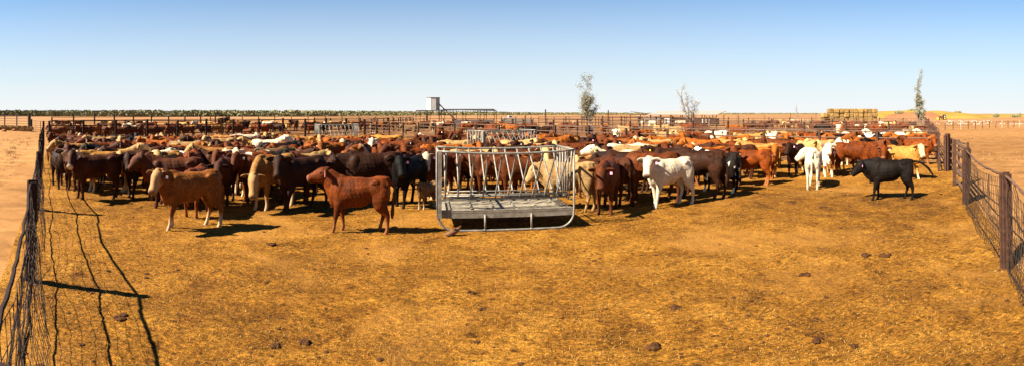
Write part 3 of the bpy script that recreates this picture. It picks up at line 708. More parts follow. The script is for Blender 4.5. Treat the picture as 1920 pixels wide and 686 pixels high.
def dung(px, y, r, label):
    mb = MB(); rn = random.Random(px)
    for k in range(7):
        a = rn.uniform(0, 6.28); q = rn.uniform(0, .6) * r
        mb.blob((math.cos(a) * q * 1.3, math.sin(a) * q * 1.3, .012), (r * rn.uniform(.3, .75), r * rn.uniform(.25, .6), .012 + .022 * rn.random()), sub=2)
    o = mb.build('dung_pat', M_dung, loc=at(px, y) + Vector((0, 0, pen_z(at(px, y).x, at(px, y).y))), smooth=True)
    for v in o.data.vertices: v.co += v.co.normalized() * (.012 * noise.noise(v.co * 22))
    tag(o, label, 'dung', 'dung pats on the pen floor')
for px, y, r, lb in [
 (1509, 520, .10, 'round reddish dung pat in the right half of the bare foreground'), (1622, 484, .12, 'flat dung pat, left of the pair near the right mesh fence'), (1657, 484, .12, 'flat dung pat, right of the pair near the right mesh fence'),
 (1268, 580, .085, 'broken dung pat in the foreground right of the front feeder'), (1530, 647, .07, 'dung pat at bottom right of the foreground, the bigger of two'), (1603, 653, .055, 'small dung pat at bottom right, right of the bigger one'),
 (228, 602, .09, 'dark dung pat beside the fence shadow at bottom left'), (884, 553, .05, 'small dark dung lump in the foreground below the front feeder'), (905, 585, .05, 'small dark dung lump at lower middle, closest to the feeder lump'),
 (508, 462, .10, 'dung pat on the ground left of the chestnut heifer shadow'), (1482, 380, .16, 'flat dung pat behind the right crowd edge on open ground'), (1540, 391, .12, 'small flat dung pat below the white cow seen from behind'),
 (572, 650, .07, 'crumbled dung pat at the bottom left of centre'), (1230, 655, .09, 'crumbled dark dung pat at the bottom right of centre'), (520, 655, .06, 'crumbled dung pat at bottom, left of the other crumbled ones')]:
    dung(px, y, r, lb)
rk = []
for i, (px, y) in enumerate([(8, 247), (26, 246)]):
    mb = MB(); mb.blob((0, 0, .1), (.42, .32, .24), sub=2); o = mb.build('rock', M_dirtm, loc=at(px, y), smooth=True)
    for v in o.data.vertices: v.co += v.co.normalized() * (.1 * noise.noise(v.co * 3 + Vector((i, 0, 0))))
    tag(o, ['rounded orange rock before the far left fence, left one', 'rounded orange rock before the far left fence, right one'][i], 'rock', 'rocks before the far left fence')

# ------------------------------------------------------------------ fences
def post_mesh(h, w=.09, m=M_rust, kind='pipe'):
    mb = MB()
    if kind == 'pipe': mb.tube([(0, 0, -.05), (0, 0, h - .02), (0, 0, h)], [w / 2, w / 2, w / 2 * .8], 8)
    elif kind == 'square': mb.box((0, 0, h / 2 - .025), (w, w, h + .05))
    else:   # rough railway iron: two flanges and a web
        mb.box((0, 0, h / 2), (w * .22, w, h)); mb.box((w * .42, 0, h / 2 - .01), (w * .25, w * 1.0, h - .02)); mb.box((-w * .42, 0, h / 2 - .015), (w * .25, w * .7, h - .03))
    return mb.mesh('post', m)
PMC = {}
def rail_fence(name, label, p0, p1, h=1.75, rails=5, gap=2.6, low=.3, w=.10, r=.032, m=M_rust, mr=M_rust2, cat='fence', extra=0, tops=None, jitter=.02, thick=None, group='rail fences of the cattle yards', kind='square'):
    p0 = Vector(p0); p1 = Vector(p1); d = p1 - p0
    if min(p0.length, p1.length) > 45: r = max(r, .046)
    L = d.length; u = d.normalized(); root = empty(name, p0, math.atan2(u.y, u.x))
    n = max(1, round(L / gap)); key = (round(h + extra, 2), w, m.name, kind)
    if key not in PMC: PMC[key] = post_mesh(h + extra, w, m, kind)
    rn = random.Random(int(p0.x * 31 + p1.y * 17) & 9999)
    hs = []
    for i in range(n + 1):
        o = link('post', PMC[key], root, (L * i / n, 0, 0)); k = 1 + rn.uniform(-.04, .05); hs.append(k)
        if tops and i in tops: k = tops[i]
        o.scale = (1, 1, k); o.rotation_euler = (rn.uniform(-.015, .015), rn.uniform(-.02, .02), rn.uniform(-.1, .1))
    for j in range(rails):
        z = low + (h - low) * j / max(1, rails - 1) - .02
        mb = MB(); pts = []
        for i in range(n * 2 + 1):
            pts.append((L * i / (n * 2), -w / 2 - r * .6, z + rn.uniform(-jitter, jitter) * (1 if i % 2 else .6)))
        mb.tube(pts, r, 6); mb.build('rail', mr, root)
    tag(root, label, cat, group)
    return root

def mesh_panel(root, pts, h0, bel, seed, wr=.0032, step=.16, rows=9, lean=.0, m=M_wire, name='wire_mesh'):
    """ringlock netting hung between posts: sagging strands and stays; points in root space along x"""
    rn = random.Random(seed); mb = MB(); L = pts[-1]
    def top(x):
        for a, b_ in zip(pts, pts[1:]):
            if a <= x <= b_: t = (x - a) / (b_ - a); return -.16 * 4 * t * (1 - t)
        return 0
    def yo(x, z):      # belly of the slack netting
        t = 0
        for a, b_ in zip(pts, pts[1:]):
            if a <= x <= b_: t = 4 * (x - a) / (b_ - a) * (1 - (x - a) / (b_ - a))
        return -bel * t * max(0, 1 - z / h0) + .10 * noise.noise(Vector((x * .7, z * 1.2, seed))) + .03 * noise.noise(Vector((x * 3, z * 4, seed)))
    nx = int(L / .2)
    for j in range(rows):
        f_ = j / (rows - 1)
        P_ = []
        for i in range(nx + 1):
            x = L * i / nx; z = .02 + (h0 - .02) * f_ + top(x) * f_ + .035 * noise.noise(Vector((x * 1.1, j * 3.3, seed)))
            P_.append((x, yo(x, z), max(z, .015)))
        mb.tube(P_, wr, 4)
    k = 0; x = .05
    while x < L:
        P_ = []; sl = lean * (1 + .4 * noise.noise(Vector((x * .5, 0, seed))))
        for i in range(9):
            f_ = i / 8; xx = x + sl * f_ + .05 * noise.noise(Vector((x * 2, f_ * 3, seed))); xx = min(max(xx, 0), L)
            z = .02 + (h0 - .02) * f_ + top(xx) * f_
            P_.append((xx, yo(xx, z), z))
        mb.tube(P_, wr, 4); x += step * rn.uniform(.8, 1.2)
    return mb.build(name, m, root)
def cable(root, xs, z, sag, r, name, m=M_wire, seed=1, y=0):
    mb = MB(); L = xs[-1]; P_ = []; n = int(L / .12)
    for i in range(n + 1):
        x = L * i / n; s_ = 0
        for a, b_ in zip(xs, xs[1:]):
            if a <= x <= b_: t = (x - a) / (b_ - a); s_ = -sag * 4 * t * (1 - t)
        P_.append((x, y + .022 * noise.noise(Vector((x * 1.3, z, seed))) + .010 * noise.noise(Vector((x * 5, z, seed + 9))), z + s_ + .02 * noise.noise(Vector((x * 2.2, z * 3, seed + 5)))))
    mb.tube(P_, r, 6); return mb.build(name, m, root)

# left mesh fence from beside the camera to the far left corner
a50 = R(-50.0); dirL = Vector((math.sin(a50), math.cos(a50), 0)); L1 = at(57, 531)
base = L1 - dirL * 5.8
root = empty('mesh_fence', base, math.atan2(dirL.y, dirL.x))
posts = [0, 5.8, 11.6, 17.4, 23.2, 29.0, 34.8, 39.6]
pmh = post_mesh(1.53, .135, M_darkpost, 'iron')
for i, x in enumerate(posts):
    o = link('post', pmh, root, (x, 0, 0)); o.rotation_euler = (R(random.uniform(-2, 2)), R(-1.5), R(random.uniform(-20, 20)))
for i in range(13):      # stakes between the far posts
    if i > 4: link('post', pmh, root, (11.6 + i * 2.0 + .4, .05, 0)).scale = (.8, .8, .95)
cable(root, posts, 1.47, .17, .018, 'top_cable', M_darkpost, 1); cable(root, posts, .98, .10, .012, 'middle_cable', M_darkpost, 2); cable(root, posts, .42, .08, .009, 'lower_cable', M_darkpost, 3); cable(root, posts, .05, .0, .014, 'ground_cable', M_darkpost, 4)
mesh_panel(root, posts[:3], 1.45, .26, 3.3, .0034, .15, 10, .22)
mesh_panel(root, posts[:3], 1.40, .16, 5.3, .0035, .22, 8, .1).location.x = 11.6; (0)
tag(root, 'sagging wire mesh fence on dark iron posts along the left side of the pen', 'fence', 'wire mesh fences round the pen')
link('post', post_mesh(1.9, .16, M_darkpost, 'iron'), root, (40.2, 0, 0))

# right mesh fence
R1 = at(1888, 507); R2 = at(1811, 384); dirR = (R2 - R1).normalized()
base = R1 - dirR * 5.6; Lr = (R2 - base).length
root = empty('mesh_fence', base, math.atan2(dirR.y, dirR.x))
pr = post_mesh(1.56, .15, M_rust, 'iron')
for x, tilt in ((0, 0), (5.6, -5), (Lr, 1)):
    o = link('post', pr, root, (x, 0, 0)); o.rotation_euler = (R(2), R(-tilt * .6), R(35))
cable(root, [0, 5.6, Lr], 1.50, .10, .022, 'top_cable', M_rust2, 11); cable(root, [0, 5.6, Lr], 1.0, .16, .011, 'middle_cable', M_wire, 12); cable(root, [0, 5.6, Lr], .05, .0, .014, 'ground_cable', M_darkpost, 14)
mesh_panel(root, [0, 5.6, Lr], 1.46, -.12, 8.1, .005, .15, 10, -.08)
tag(root, 'slack square wire mesh fence on two rusty leaning posts at right', 'fence', 'wire mesh fences round the pen')

# gate and rail panels between the right mesh fence and the far corner
G0 = at(1790, 349); rail_fence('rail_gate', 'heavy rusty gate of five rails next to the right mesh fence', R2 + dirR * .25, G0, 1.50, 5, 3.6, .22, .13, .05, M_rust, M_rust2, 'gate', group='gates of the cattle yards')
P1 = at(1776, 322)
mb = MB(); mb.box((0, 0, .82), (.16, .16, 1.64)); mb.box((.19, .02, .80), (.14, .14, 1.60)); mb.box((-.16, .03, .78), (.10, .12, 1.56))
tag(mb.build('gate_post', M_rust, loc=P1, rz=.4), 'thick rusty gate post built of bundled beams at the right of the far rails', 'post')
rail_fence('rail_gate', 'light rail gate between the thick rusty gate post and the heavy gate', P1 + Vector((.35, .1, 0)), Vector((14.15, 12.3, 0)), 1.45, 5, 2.2, .3, .07, .028, cat='gate', group='gates of the cattle yards')
CR = Vector((19.0, 18.5, 0)); CF = Vector((-17.0, 60.0, 0)); CL = Vector((-34.4, 29.2, 0))
rail_fence('rail_fence', 'short rail panel between far right corner and thick gate post', P1 + Vector((-.2, .3, 0)), CR, 1.58, 5, 1.6, .22, w=.09)
# far side of the pen: two rails visible above the herd
rail_fence('rail_fence', 'long rusty rail fence behind the herd, from centre to right corner', CR, CF, 1.62, 5, 3.1, .28, w=.11, r=.036, m=M_rust)
rail_fence('rail_fence', 'dark rail fence closing the left rear of the main pen', CF, CL, 1.86, 5, 3.0, .35, w=.17, r=.05, m=M_darkpost, mr=M_rust, extra=.08)
# yards beyond
uR = Vector((.693, .721, 0)); uX = (CF - CR).normalized()
far_end = CR + uR * 78
rail_fence('rail_fence', 'rail fence running away from the far right corner past the tall thin tree', CR + uR * .3, far_end, 1.7, 5, 3.0, w=.12)
lbl2 = ['rail fence crossing the second yard behind the orange and black cattle', 'rail fence crossing the third yard in front of the hay stack', 'farthest rail fence below the hay stack']
for t, L, lb in ((11.5, 38, lbl2[0]), (27, 60, lbl2[1]), (48, 60, lbl2[2])):
    a_ = CR + uR * t; rail_fence('rail_fence', lb, a_, a_ + uX * L, 1.75, 4 if t > 12 else 5, 3.3, w=.11, extra=.15)
rail_fence('rail_fence', 'tall post fence right of centre between water tank and leafy tree', polar(985, 62), polar(1140, 60), 1.9, 5, 2.6, w=.12, extra=.3, tops={1: 1.35, 3: 1.4, 4: 1.3})
rail_fence('rail_fence', 'rail fence of the small yards right of the leafy tree', polar(1130, 66), polar(1290, 74), 2.0, 5, 2.6, w=.12, extra=.1)
rail_fence('rail_fence', 'rear rail fence behind the small yards and the goods trailer', polar(1010, 96), polar(1200, 104), 1.9, 4, 3, w=.10)
rail_fence('rail_fence', 'rail fence before the open roof frame under the water tank', polar(760, 78), polar(985, 72), 1.8, 5, 2.8, w=.12)
rail_fence('rail_fence', 'long rail fence far behind the rear feeder at left of the tank', polar(395, 108), polar(800, 104), 1.9, 4, 3.2, w=.14, m=M_darkpost)
rail_fence('rail_fence', 'dark rail fence between rear feeder and water tank', polar(590, 74), polar(775, 84), 1.85, 5, 2.6, w=.14, m=M_darkpost)
rail_fence('rail_fence', 'slanting rail fence from the pen corner towards the tank yards', CF, polar(770, 86), 1.85, 5, 2.6, w=.13, m=M_darkpost)
rail_fence('rail_fence', 'left rear rail fence with tall dark posts below the distant woodland', polar(97, 72), polar(430, 92), 2.0, 5, 3.4, w=.16, m=M_darkpost, extra=.1, tops={2: 1.35, 3: 1.2, 5: 1.15})
rail_fence('rail_fence', 'rail fence dividing the cattle pens behind the left rails', polar(430, 92), polar(410, 62), 1.9, 5, 3.0, w=.14, m=M_darkpost)
rail_fence('rail_fence', 'rail fence at the outer left edge of the picture', polar(-50, 92), polar(56, 76), 2.1, 6, 4.0, w=.14, m=M_darkpost, extra=.25, tops={1: 1.3})
rail_fence('rail_gate', 'long low gate between outer left fence and the mesh fence corner', polar(60, 76), polar(94, 70), 1.45, 5, 3.2, w=.07, r=.028, cat='gate', m=M_darkpost, group='gates of the cattle yards')
mb = MB(); mb.box((0, 0, 1.25), (.34, .3, 2.5)); mb.box((.34, .05, .85), (.28, .25, 1.7))
tag(mb.build('strainer_post', M_darkpost, loc=polar(55, 75)), 'thick dark strainer post left of the long low gate', 'post')
# fine netting fence in the middle distance
def net_fence(label, a_, b_, h, seed, gap=6, m=M_rust, step=.5, rows=7, wr=.008):
    d = b_ - a_; root = empty('netting_fence', a_, math.atan2(d.y, d.x)); L = d.length; n = max(1, round(L / gap)); pm_ = post_mesh(h + .2, .1, m)
    for i in range(n + 1): link('post', pm_, root, (L * i / n, 0, 0)).scale = (1, 1, random.uniform(.95, 1.25))
    mesh_panel(root, [L * i / n for i in range(n + 1)], h, 0, seed, wr, step, rows, 0, M_wire)
    tag(root, label, 'fence', 'netting fences in the middle distance')
net_fence('fine netting fence with thin posts right of the low shed', polar(1325, 78), polar(1450, 72), 1.6, 21)
net_fence('netting fence behind, running from low shed towards the hay stack', polar(1330, 118), polar(1530, 125), 1.9, 22, 7, step=1.0, rows=5)
# thin wire fence on the right plain
a_ = polar(1772, 80); b_ = polar(1960, 105); d = b_ - a_; root = empty('wire_fence', a_, math.atan2(d.y, d.x)); L = d.length
pmw = post_mesh(1.25, .11, M_rust); pmw2 = post_mesh(1.3, .07, M_white)
for i in range(17): link('post', pmw2 if i in (2, 8, 11, 13) else pmw, root, (L * i / 16, 0, 0)).rotation_euler = (0, random.uniform(-.04, .04), 0)
for z in (.3, .7, 1.1):
    mb = MB(); mb.tube([(L * i / 32, 0, z - .03 * (i % 2)) for i in range(33)], .012, 4); mb.build('wire', M_wire, root)
tag(root, 'thin wire fence with spaced posts on the bare plain at far right', 'fence')

# ------------------------------------------------------------------ hay feeders
def feeder(loc, rz, label, w=2.92, dp=1.5, h=1.68, chunk=False):
    root = empty('hay_feeder', loc, rz); x0, x1 = -w / 2, w / 2; yf, yr = -dp / 2, dp / 2
    def rail(y, sgn, r_=.024):
        P_ = []
        for i in range(13):
            t = i / 12; b_ = 4 * t * (1 - t); P_.append((x0 + w * t, y + sgn * .10 * b_, h - .05 * b_))
        mb = MB(); mb.tube(P_, r_, 10); mb.build('top_rail', M_galv, root, smooth=True); return P_
    pf = rail(yf, -1); prr = rail(yr, 1)
    for x in (x0, x1): mb = MB(); mb.tube([(x, yf, h), (x, yr, h)], .027, 10); mb.build('end_rail', M_galv, root, smooth=True)
    # hoops: upright, round corner, skid along the ground, round corner, upright
    for y in (yf, yr):
        P_ = [(x0, y, h)] + [(x0, y, .5)]
        for k in range(1, 8): a = math.pi / 2 * k / 7; P_.append((x0 + .36 * (1 - math.cos(a)), y, .36 - .34 * math.sin(a) + .0))
        for k in range(7, 0, -1): a = math.pi / 2 * k / 7; P_.append((x1 - .36 * (1 - math.cos(a)), y, .36 - .34 * math.sin(a)))
        P_ += [(x1, y, .5), (x1, y, h)]
        mb = MB(); mb.tube(P_, .024, 10, up=Vector((0, 1, 0))); mb.build('skid_hoop', M_galv, root, smooth=True)
    # side plate on the left end and corner sheet
    mb = MB(); mb.box((x0 + .035, yf - .03, .98), (.085, .012, 1.40)); mb.box((x0 - .028, yf + .05, .98), (.010, .16, 1.38)); mb.build('corner_plate', M_galvd, root)
    # tray with lips
    zt = .355
    mb = MB(); mb.box((0, 0, zt + .03), (w - .06, dp - .04, .02)); mb.build('tray_floor', M_tray, root)
    for y in (yf + .03, yr - .03): mb = MB(); mb.box((0, y, zt), (w - .06, .02, .15)); mb.tube([(x0 + .03, y, zt + .085), (x1 - .03, y, zt + .085)], .014, 8); mb.build('tray_lip', M_galvd, root)
    for x in (x0 + .04, x1 - .04): mb = MB(); mb.box((x, 0, zt), (.018, dp - .1, .15)); mb.build('tray_end', M_galvd, root)
    for k in range(6): mb = MB(); mb.box((x0 + .25 + k * (w - .5) / 5, 0, zt + .058), (.04, dp - .14, .03)); mb.build('tray_rib', M_galvd, root)
    # cradle rails
    zb = .60
    for y in (-.20, .20):
        mb = MB(); mb.tube([(x0 + .02, y, zb), (x1 - .02, y, zb)], .02, 8); mb.build('cradle_rail', M_galv, root, smooth=True)
        mb = MB(); mb.tube([(x0 + .02, y * 1.2, zb + .10), (x1 - .02, y * 1.2, zb + .10)], .014, 8); mb.build('cradle_rail', M_galv, root, smooth=True)
    n = 10
    for (P_, yb, sl) in ((pf, -.20, -.12), (prr, .20, .14)):
        for i in range(n):
            t = (i + .6) / n; q = Vector(P_[0]).lerp(Vector(P_[-1]), t); b_ = 4 * t * (1 - t)
            top_ = Vector((q.x, q.y + (-.10 if yb < 0 else .10) * b_, h - .05 * b_ - .02)); bot = Vector((q.x + sl * (t * 1.4), yb, zb))
            bot.x = min(bot.x, x1 - .05)
            mb = MB(); mb.tube([top_, top_.lerp(bot, .12), bot.lerp(top_, .12), bot], [.025, .0195, .0195, .0195], 8); mb.build('feed_bar', M_galv, root, smooth=True)
    for x in (x0, x1):
        for i in range(5):
            t = (i + .7) / 5.6; y = yf + dp * t
            mb = MB(); mb.tube([(x, y, h - .02), (x - math.copysign(.02, x), lerp(y, 0, .35), .56)], .018, 8); mb.build('end_bar', M_galv, root, smooth=True)
        mb = MB(); mb.tube([(x, yf * .7, .58), (x, yr * .7, .58)], .018, 8); mb.build('end_rail', M_galv, root)
    for y in (yf - .0, yr):
        for x in (-.47, .52): mb = MB(); mb.tube([(x, y - .0, zt - .0), (x, y, .05)], .022, 8); mb.tube([(x, y, .05), (x, y, .018)], .028, 8); mb.build('leg', M_galv, root, smooth=True)
    # wire grid at the right end
    mb = MB()
    for i in range(9): mb.tube([(x1 - .22, yf + .3 + i * .1, zt + .07), (x1 - .03, yf + .3 + i * .1, zt + .10)], .006, 4)
    for x in (x1 - .2, x1 - .12, x1 - .05): mb.tube([(x, yf + .25, zt + .08), (x, yf + 1.15, zt + .08)], .006, 4)
    mb.build('wire_grid', M_wire, root)
    tag(root, label, 'hay feeder', 'galvanised hay feeders')
    return root
feeder((-.215, 12.0, .03), R(9), 'galvanised steel hay feeder standing in front of the herd')
feeder((-.45, 25.1, .03), R(33), 'galvanised steel hay feeder right behind the front one, among cattle')
feeder((-12.55, 36.85, .03), R(33), 'galvanised steel hay feeder at the left rear of the main pen')
mb = MB(); mb.tube([(-.16, -.02, .03), (-.03, .0, .07), (.08, .0, .13), (.17, .02, .2)], [.05, .06, .05, .02], 8); mb.blob((-.05, .05, .05), (.1, .06, .05)); mb.tube([(0, 0, .1), (.03, -.05, .19)], [.03, .012], 6)
tag(mb.build('wood_chunk', simple('old_wood', (.10, .045, .02), (.24, .12, .06), 9, .9), loc=at(850, 444) + Vector((0, 0, .01)), rz=.3, smooth=True), 'broken brown piece of wood at the left foot of the front feeder', 'wood')

# ------------------------------------------------------------------ trees
def grow(mbt, tips, p, d, L, r, depth, rn, spread, upb):
    pts = [p]; q = p.copy(); dd = d.copy()
    for k in range(4):
        dd = (dd + Vector((rn.uniform(-1, 1), rn.uniform(-1, 1), rn.uniform(-.3, .8))) * .13).normalized(); q = q + dd * L / 4; pts.append(q.copy())
    mbt.tube(pts, [r, r * .9, r * .8, r * .68, r * .55], 6 if r > .04 else 4)
    if depth == 0: tips.extend(pts[2:]); return
    tips.append(pts[-1])
    for k in range(rn.choice((2, 3))):
        a = rn.uniform(0, 6.28); nd = (dd + Vector((math.cos(a) * spread, math.sin(a) * spread, upb + rn.uniform(-.2, .3)))).normalized()
        grow(mbt, tips, pts[-1 - (k % 2)], nd, L * rn.uniform(.62, .82), r * .55, depth - 1, rn, spread, upb)
def leaves(tips, n, size, spr, rn, m, root, name='crown'):
    bm = bmesh.new()
    for t in tips:
        k_ = max(1, int(n * rn.uniform(.3, 1.6)))
        for _ in range(k_):
            c_ = t + Vector((rn.gauss(0, spr), rn.gauss(0, spr), rn.gauss(0, spr * 1.2)))
            a = Vector((rn.uniform(-1, 1), rn.uniform(-1, 1), rn.uniform(-1, 1))).normalized() * size * rn.uniform(.5, 1.3); b_ = a.orthogonal().normalized() * size * .42
            bm.faces.new([bm.verts.new(v) for v in (c_ - a, c_ + b_, c_ + a, c_ - b_)])
    me = bpy.data.meshes.new(name); bm.to_mesh(me); bm.free(); me.materials.append(m); return link(name, me, root)
def tree(px, d, hgt, wid, label, seed, leafn, stems=3, size=.09, m=M_leaf):
    rn = random.Random(seed); root = empty('tree', polar(px, d)); mb = MB(); tips = []
    for s_ in range(stems):
        a = rn.uniform(0, 6.28); sp = wid / hgt * rn.uniform(.2, .8)
        hh = hgt * (1 if s_ == 0 else rn.uniform(.55, .9))
        # leader with side branches up its length
        q = Vector((math.cos(a) * .12, math.sin(a) * .12, -.05)); dd = Vector((math.cos(a) * sp, math.sin(a) * sp, 1)).normalized(); P_ = [q.copy()]
        n = 12
        for k in range(n):
            dd = (dd + Vector((rn.uniform(-1, 1) * .10 - q.x * .02, rn.uniform(-1, 1) * .10 - q.y * .02, .05))).normalized(); q = q + dd * hh / n; P_.append(q.copy())
            if k > 1:
                for _ in range(2 if rn.random() < .6 else 1):
                    b_ = rn.uniform(0, 6.28); nd = Vector((math.cos(b_), math.sin(b_), rn.uniform(.5, 1.3))).normalized()
                    grow(mb, tips, q.copy(), nd, wid * .36 * rn.uniform(.6, 1.1) * (1 - .5 * k / n), .045 * (1 - .5 * k / n), 1, rn, .6, .25)
        mb.tube(P_, [.14 * (1 - .85 * k / n) + .01 for k in range(n + 1)], 7); tips.append(q.copy())
    mb.build('trunk', M_bark, root)
    if leafn: leaves(tips, leafn, size, wid * .055, rn, m, root)
    tag(root, label, 'tree', 'thin trees beyond the yards'); return root
tree(1112, 88, 7.8, 4.6, 'leafy grey green tree left of the two in the middle distance', 5, 8, 4, .13)
tree(1295, 92, 7.2, 3.0, 'nearly bare tree with thin twigs behind the low shed', 12, 4, 3, .10, M_twig)
tree(1728, 86, 9.0, 2.9, 'tall narrow tree standing at the end of the right rail fences', 9, 9, 3, .12)
tree(1497, 150, 4.6, 2.2, 'tiny bare sapling on the horizon left of the hay stack', 3, 0, 1)

# far woodland: one mass
bm = bmesh.new(); rn = random.Random(11)
def far_clump(x, y, h, w):
    for _ in range(60):
        a = rn.uniform(0, 6.28); e = rn.random(); rr_ = abs(rn.gauss(0, .62)) * w
        zz = h * (.05 + .95 * e ** .8); rr_ *= (1.15 - .55 * e); c_ = Vector((x + math.cos(a) * rr_, y + math.sin(a) * rr_, zz))
        s_ = rn.uniform(.4, 1.2) * w * .13; u_ = Vector((rn.uniform(-1, 1), rn.uniform(-1, 1), rn.uniform(-.5, .5))).normalized() * s_; v_ = Vector((rn.uniform(-.5, .5), rn.uniform(-.5, .5), 1)).normalized() * s_ * .7
        bm.faces.new([bm.verts.new(p) for p in (c_ - u_ - v_ * .6, c_ + u_ * .8 - v_, c_ + u_ + v_ * .7, c_ - u_ * .7 + v_)])
for k in range(3000):
    px = rn.uniform(-140, 1560); t = (px + 140) / 1200
    d = (430 + 900 * max(0, (px - 500) / 1000) ** 1.3) * rn.uniform(1, 1.22)
    if px > 1150 and rn.random() < .25: continue
    p = polar(px, d); hh = rn.uniform(2.2, 4.7) * (1.1 if px < 950 else .9) * (1 if px < 1200 else .9); far_clump(p.x, p.y, hh, rn.uniform(4, 9))
me = bpy.data.meshes.new('far_woodland'); bm.to_mesh(me); bm.free(); me.materials.append(M_wood)
tag(link('far_woodland', me), 'low belt of olive green scrub woodland along the left and middle horizon', 'woodland', kind='stuff')
# bushes on and around the mound
def bush(px, d, w, h, z, label, seed, m=M_wood):
    rn = random.Random(seed); bm = bmesh.new()
    for _ in range(260):
        v = Vector((rn.gauss(0, 1), rn.gauss(0, 1), rn.gauss(0, 1))).normalized() * rn.random() ** .4; c_ = Vector((v.x * w / 2, v.y * w / 2, h / 2 + v.z * h / 2)); s_ = w * .06
        a = Vector((rn.uniform(-1, 1), rn.uniform(-1, 1), rn.uniform(-1, 1))).normalized() * s_; b_ = a.orthogonal().normalized() * s_
        bm.faces.new([bm.verts.new(q) for q in (c_ - a, c_ + b_, c_ + a, c_ - b_)])
    me = bpy.data.meshes.new('bush'); bm.to_mesh(me); bm.free(); me.materials.append(m); p = polar(px, d); tag(link('bush', me, None, (p.x, p.y, z)), label, 'bush', 'bushes round the mound')

# mounds
def mound(name, px0, px1, d, h, depth, m, seed):
    a_ = polar(px0, d); b_ = polar(px1, d); c_ = (a_ + b_) / 2; L = (b_ - a_).length; rz = math.atan2((b_ - a_).y, (b_ - a_).x)
    bm = bmesh.new(); nx, ny = 60, 16; g = {}
    for i in range(nx + 1):
        for j in range(ny + 1):
            u = i / nx * 2 - 1; v = j / ny * 2 - 1
            e = max(0, 1 - abs(u) ** 4) * max(0, 1 - v * v) ** .8; e *= 1 + .22 * noise.noise(Vector((u * 3, v * 2, seed)))
            g[i, j] = bm.verts.new((u * L / 2, v * depth / 2, h * e - .05))
    for i in range(nx):
        for j in range(ny): bm.faces.new((g[i, j], g[i + 1, j], g[i + 1, j + 1], g[i, j + 1]))
    me = bpy.data.meshes.new(name); bm.to_mesh(me); bm.free(); me.materials.append(m); me.polygons.foreach_set('use_smooth', [True] * len(me.polygons))
    tag(link(name, me, None, c_, rz), kind='structure')
mound('grassy_mound', 1585, 1845, 300, 3.9, 90, M_mound, 1.2)
mound('dirt_mound', 1655, 1775, 235, 2.9, 22, M_dirtm, 4.0)
mound('low_rise', 1790, 2080, 420, 2.0, 120, M_mound, 7.0)
bush(1686, 215, 4.0, 1.4, 2.2, 'dark green bush on top of the dirt mound left of the thin tree', 1)
bush(1711, 300, 6, 1.6, 3.4, 'low bush on the mound crest left of the thin tree', 2)
bush(1796, 290, 5, 1.6, 2.3, 'dark bush at the right end of the grassy mound crest', 3)
bush(1868, 330, 5, 2.6, 0, 'green shrub on the far right plain, left one of three', 4); bush(1902, 340, 6, 1.8, 0, 'dark shrub on the far right plain, middle one of three', 5); bush(1911, 345, 4, 2.8, 0, 'green shrub on the far right plain, right one of three', 6)
# dry weeds at the foot of the far left fence and near the gate
bm = bmesh.new(); rn = random.Random(8)
for k in range(900):
    px = rn.uniform(-60, 62); d = 73 + (62 - px) * .13 + rn.gauss(0, .5); p = polar(px, d); hh = rn.uniform(.15, .8)
    for _ in range(3):
        a = rn.uniform(0, 6.28); t = Vector((math.cos(a) * .2, math.sin(a) * .2, hh)); s_ = Vector((-math.sin(a), math.cos(a), 0)) * .06
        bm.faces.new([bm.verts.new(p + q) for q in (-s_, s_, t + s_ * .3, t - s_ * .3)])
me = bpy.data.meshes.new('dry_weeds'); bm.to_mesh(me); bm.free(); me.materials.append(M_weed)
tag(link('dry_weeds', me), 'brown dry weeds along the foot of the outer left fence', 'weeds', kind='stuff')

# ------------------------------------------------------------------ hay stack
def bale_mesh(seed, l=.98, dd=1.2, h=.86):
    mb = MB(); mb.box((0, 0, h / 2), (l, dd, h)); bm = mb.bm
    bmesh.ops.bevel(bm, geom=bm.edges[:], offset=.10, segments=2, affect='EDGES')
    bmesh.ops.subdivide_edges(bm, edges=[e for e in bm.edges if e.calc_length() > .5], cuts=4, use_grid_fill=True)
    for v in bm.verts: v.co += Vector((noise.noise(v.co * 3 + Vector((seed, 0, 0))), noise.noise(v.co * 3 + Vector((0, seed, 0))), noise.noise(v.co * 3 + Vector((0, 0, seed))) * .6)) * .07
    return mb.mesh('hay_bale', M_hay)
BM_ = [bale_mesh(k * 3.1) for k in range(5)]
sa = polar(1553, 108); sb = polar(1643, 113); du = (sb - sa).normalized(); rz = math.atan2(du.y, du.x); nb = 10; rows = ['bottom', 'second', 'third', 'top']
Ls = (sb - sa).length; stepb = Ls / nb
for r_ in range(4):
    for k in range(-1 if r_ < 3 else 0, nb):
        if k == -1 and r_ > 2: continue
        p = sa + du * (stepb * (k + .5)) + Vector((-du.y, du.x, 0)) * random.uniform(-.22, .22)
        o = link('hay_bale', BM_[(r_ * 3 + k) % 5], None, (p.x, p.y, r_ * .865 - .0), rz + random.uniform(-.08, .08)); o.scale = (stepb / 1.03, 1, 1)
        tag(o, f'straw coloured hay bale in the {rows[r_]} row, {ORD[k + 1]} from left in the stack', 'hay bale', 'stacked hay bales')
for k, (px, z, w_) in enumerate([(1541, 0, 'bottom'), (1541, .865, 'middle'), (1546, 1.73, 'top')]):
    p = polar(px, 106); o = link('hay_bale', BM_[k], None, (p.x, p.y, z), rz + .1); o.scale = (1.1, 1, 1)
    tag(o, f'hay bale standing proud at the left end of the stack, {w_} one of three', 'hay bale', 'stacked hay bales')
p = polar(1547, 96); tag(link('hay_bale', BM_[2], None, (p.x, p.y, 0), rz + .1), 'single pale hay bale on the ground before the left end of the stack', 'hay bale', 'stacked hay bales')

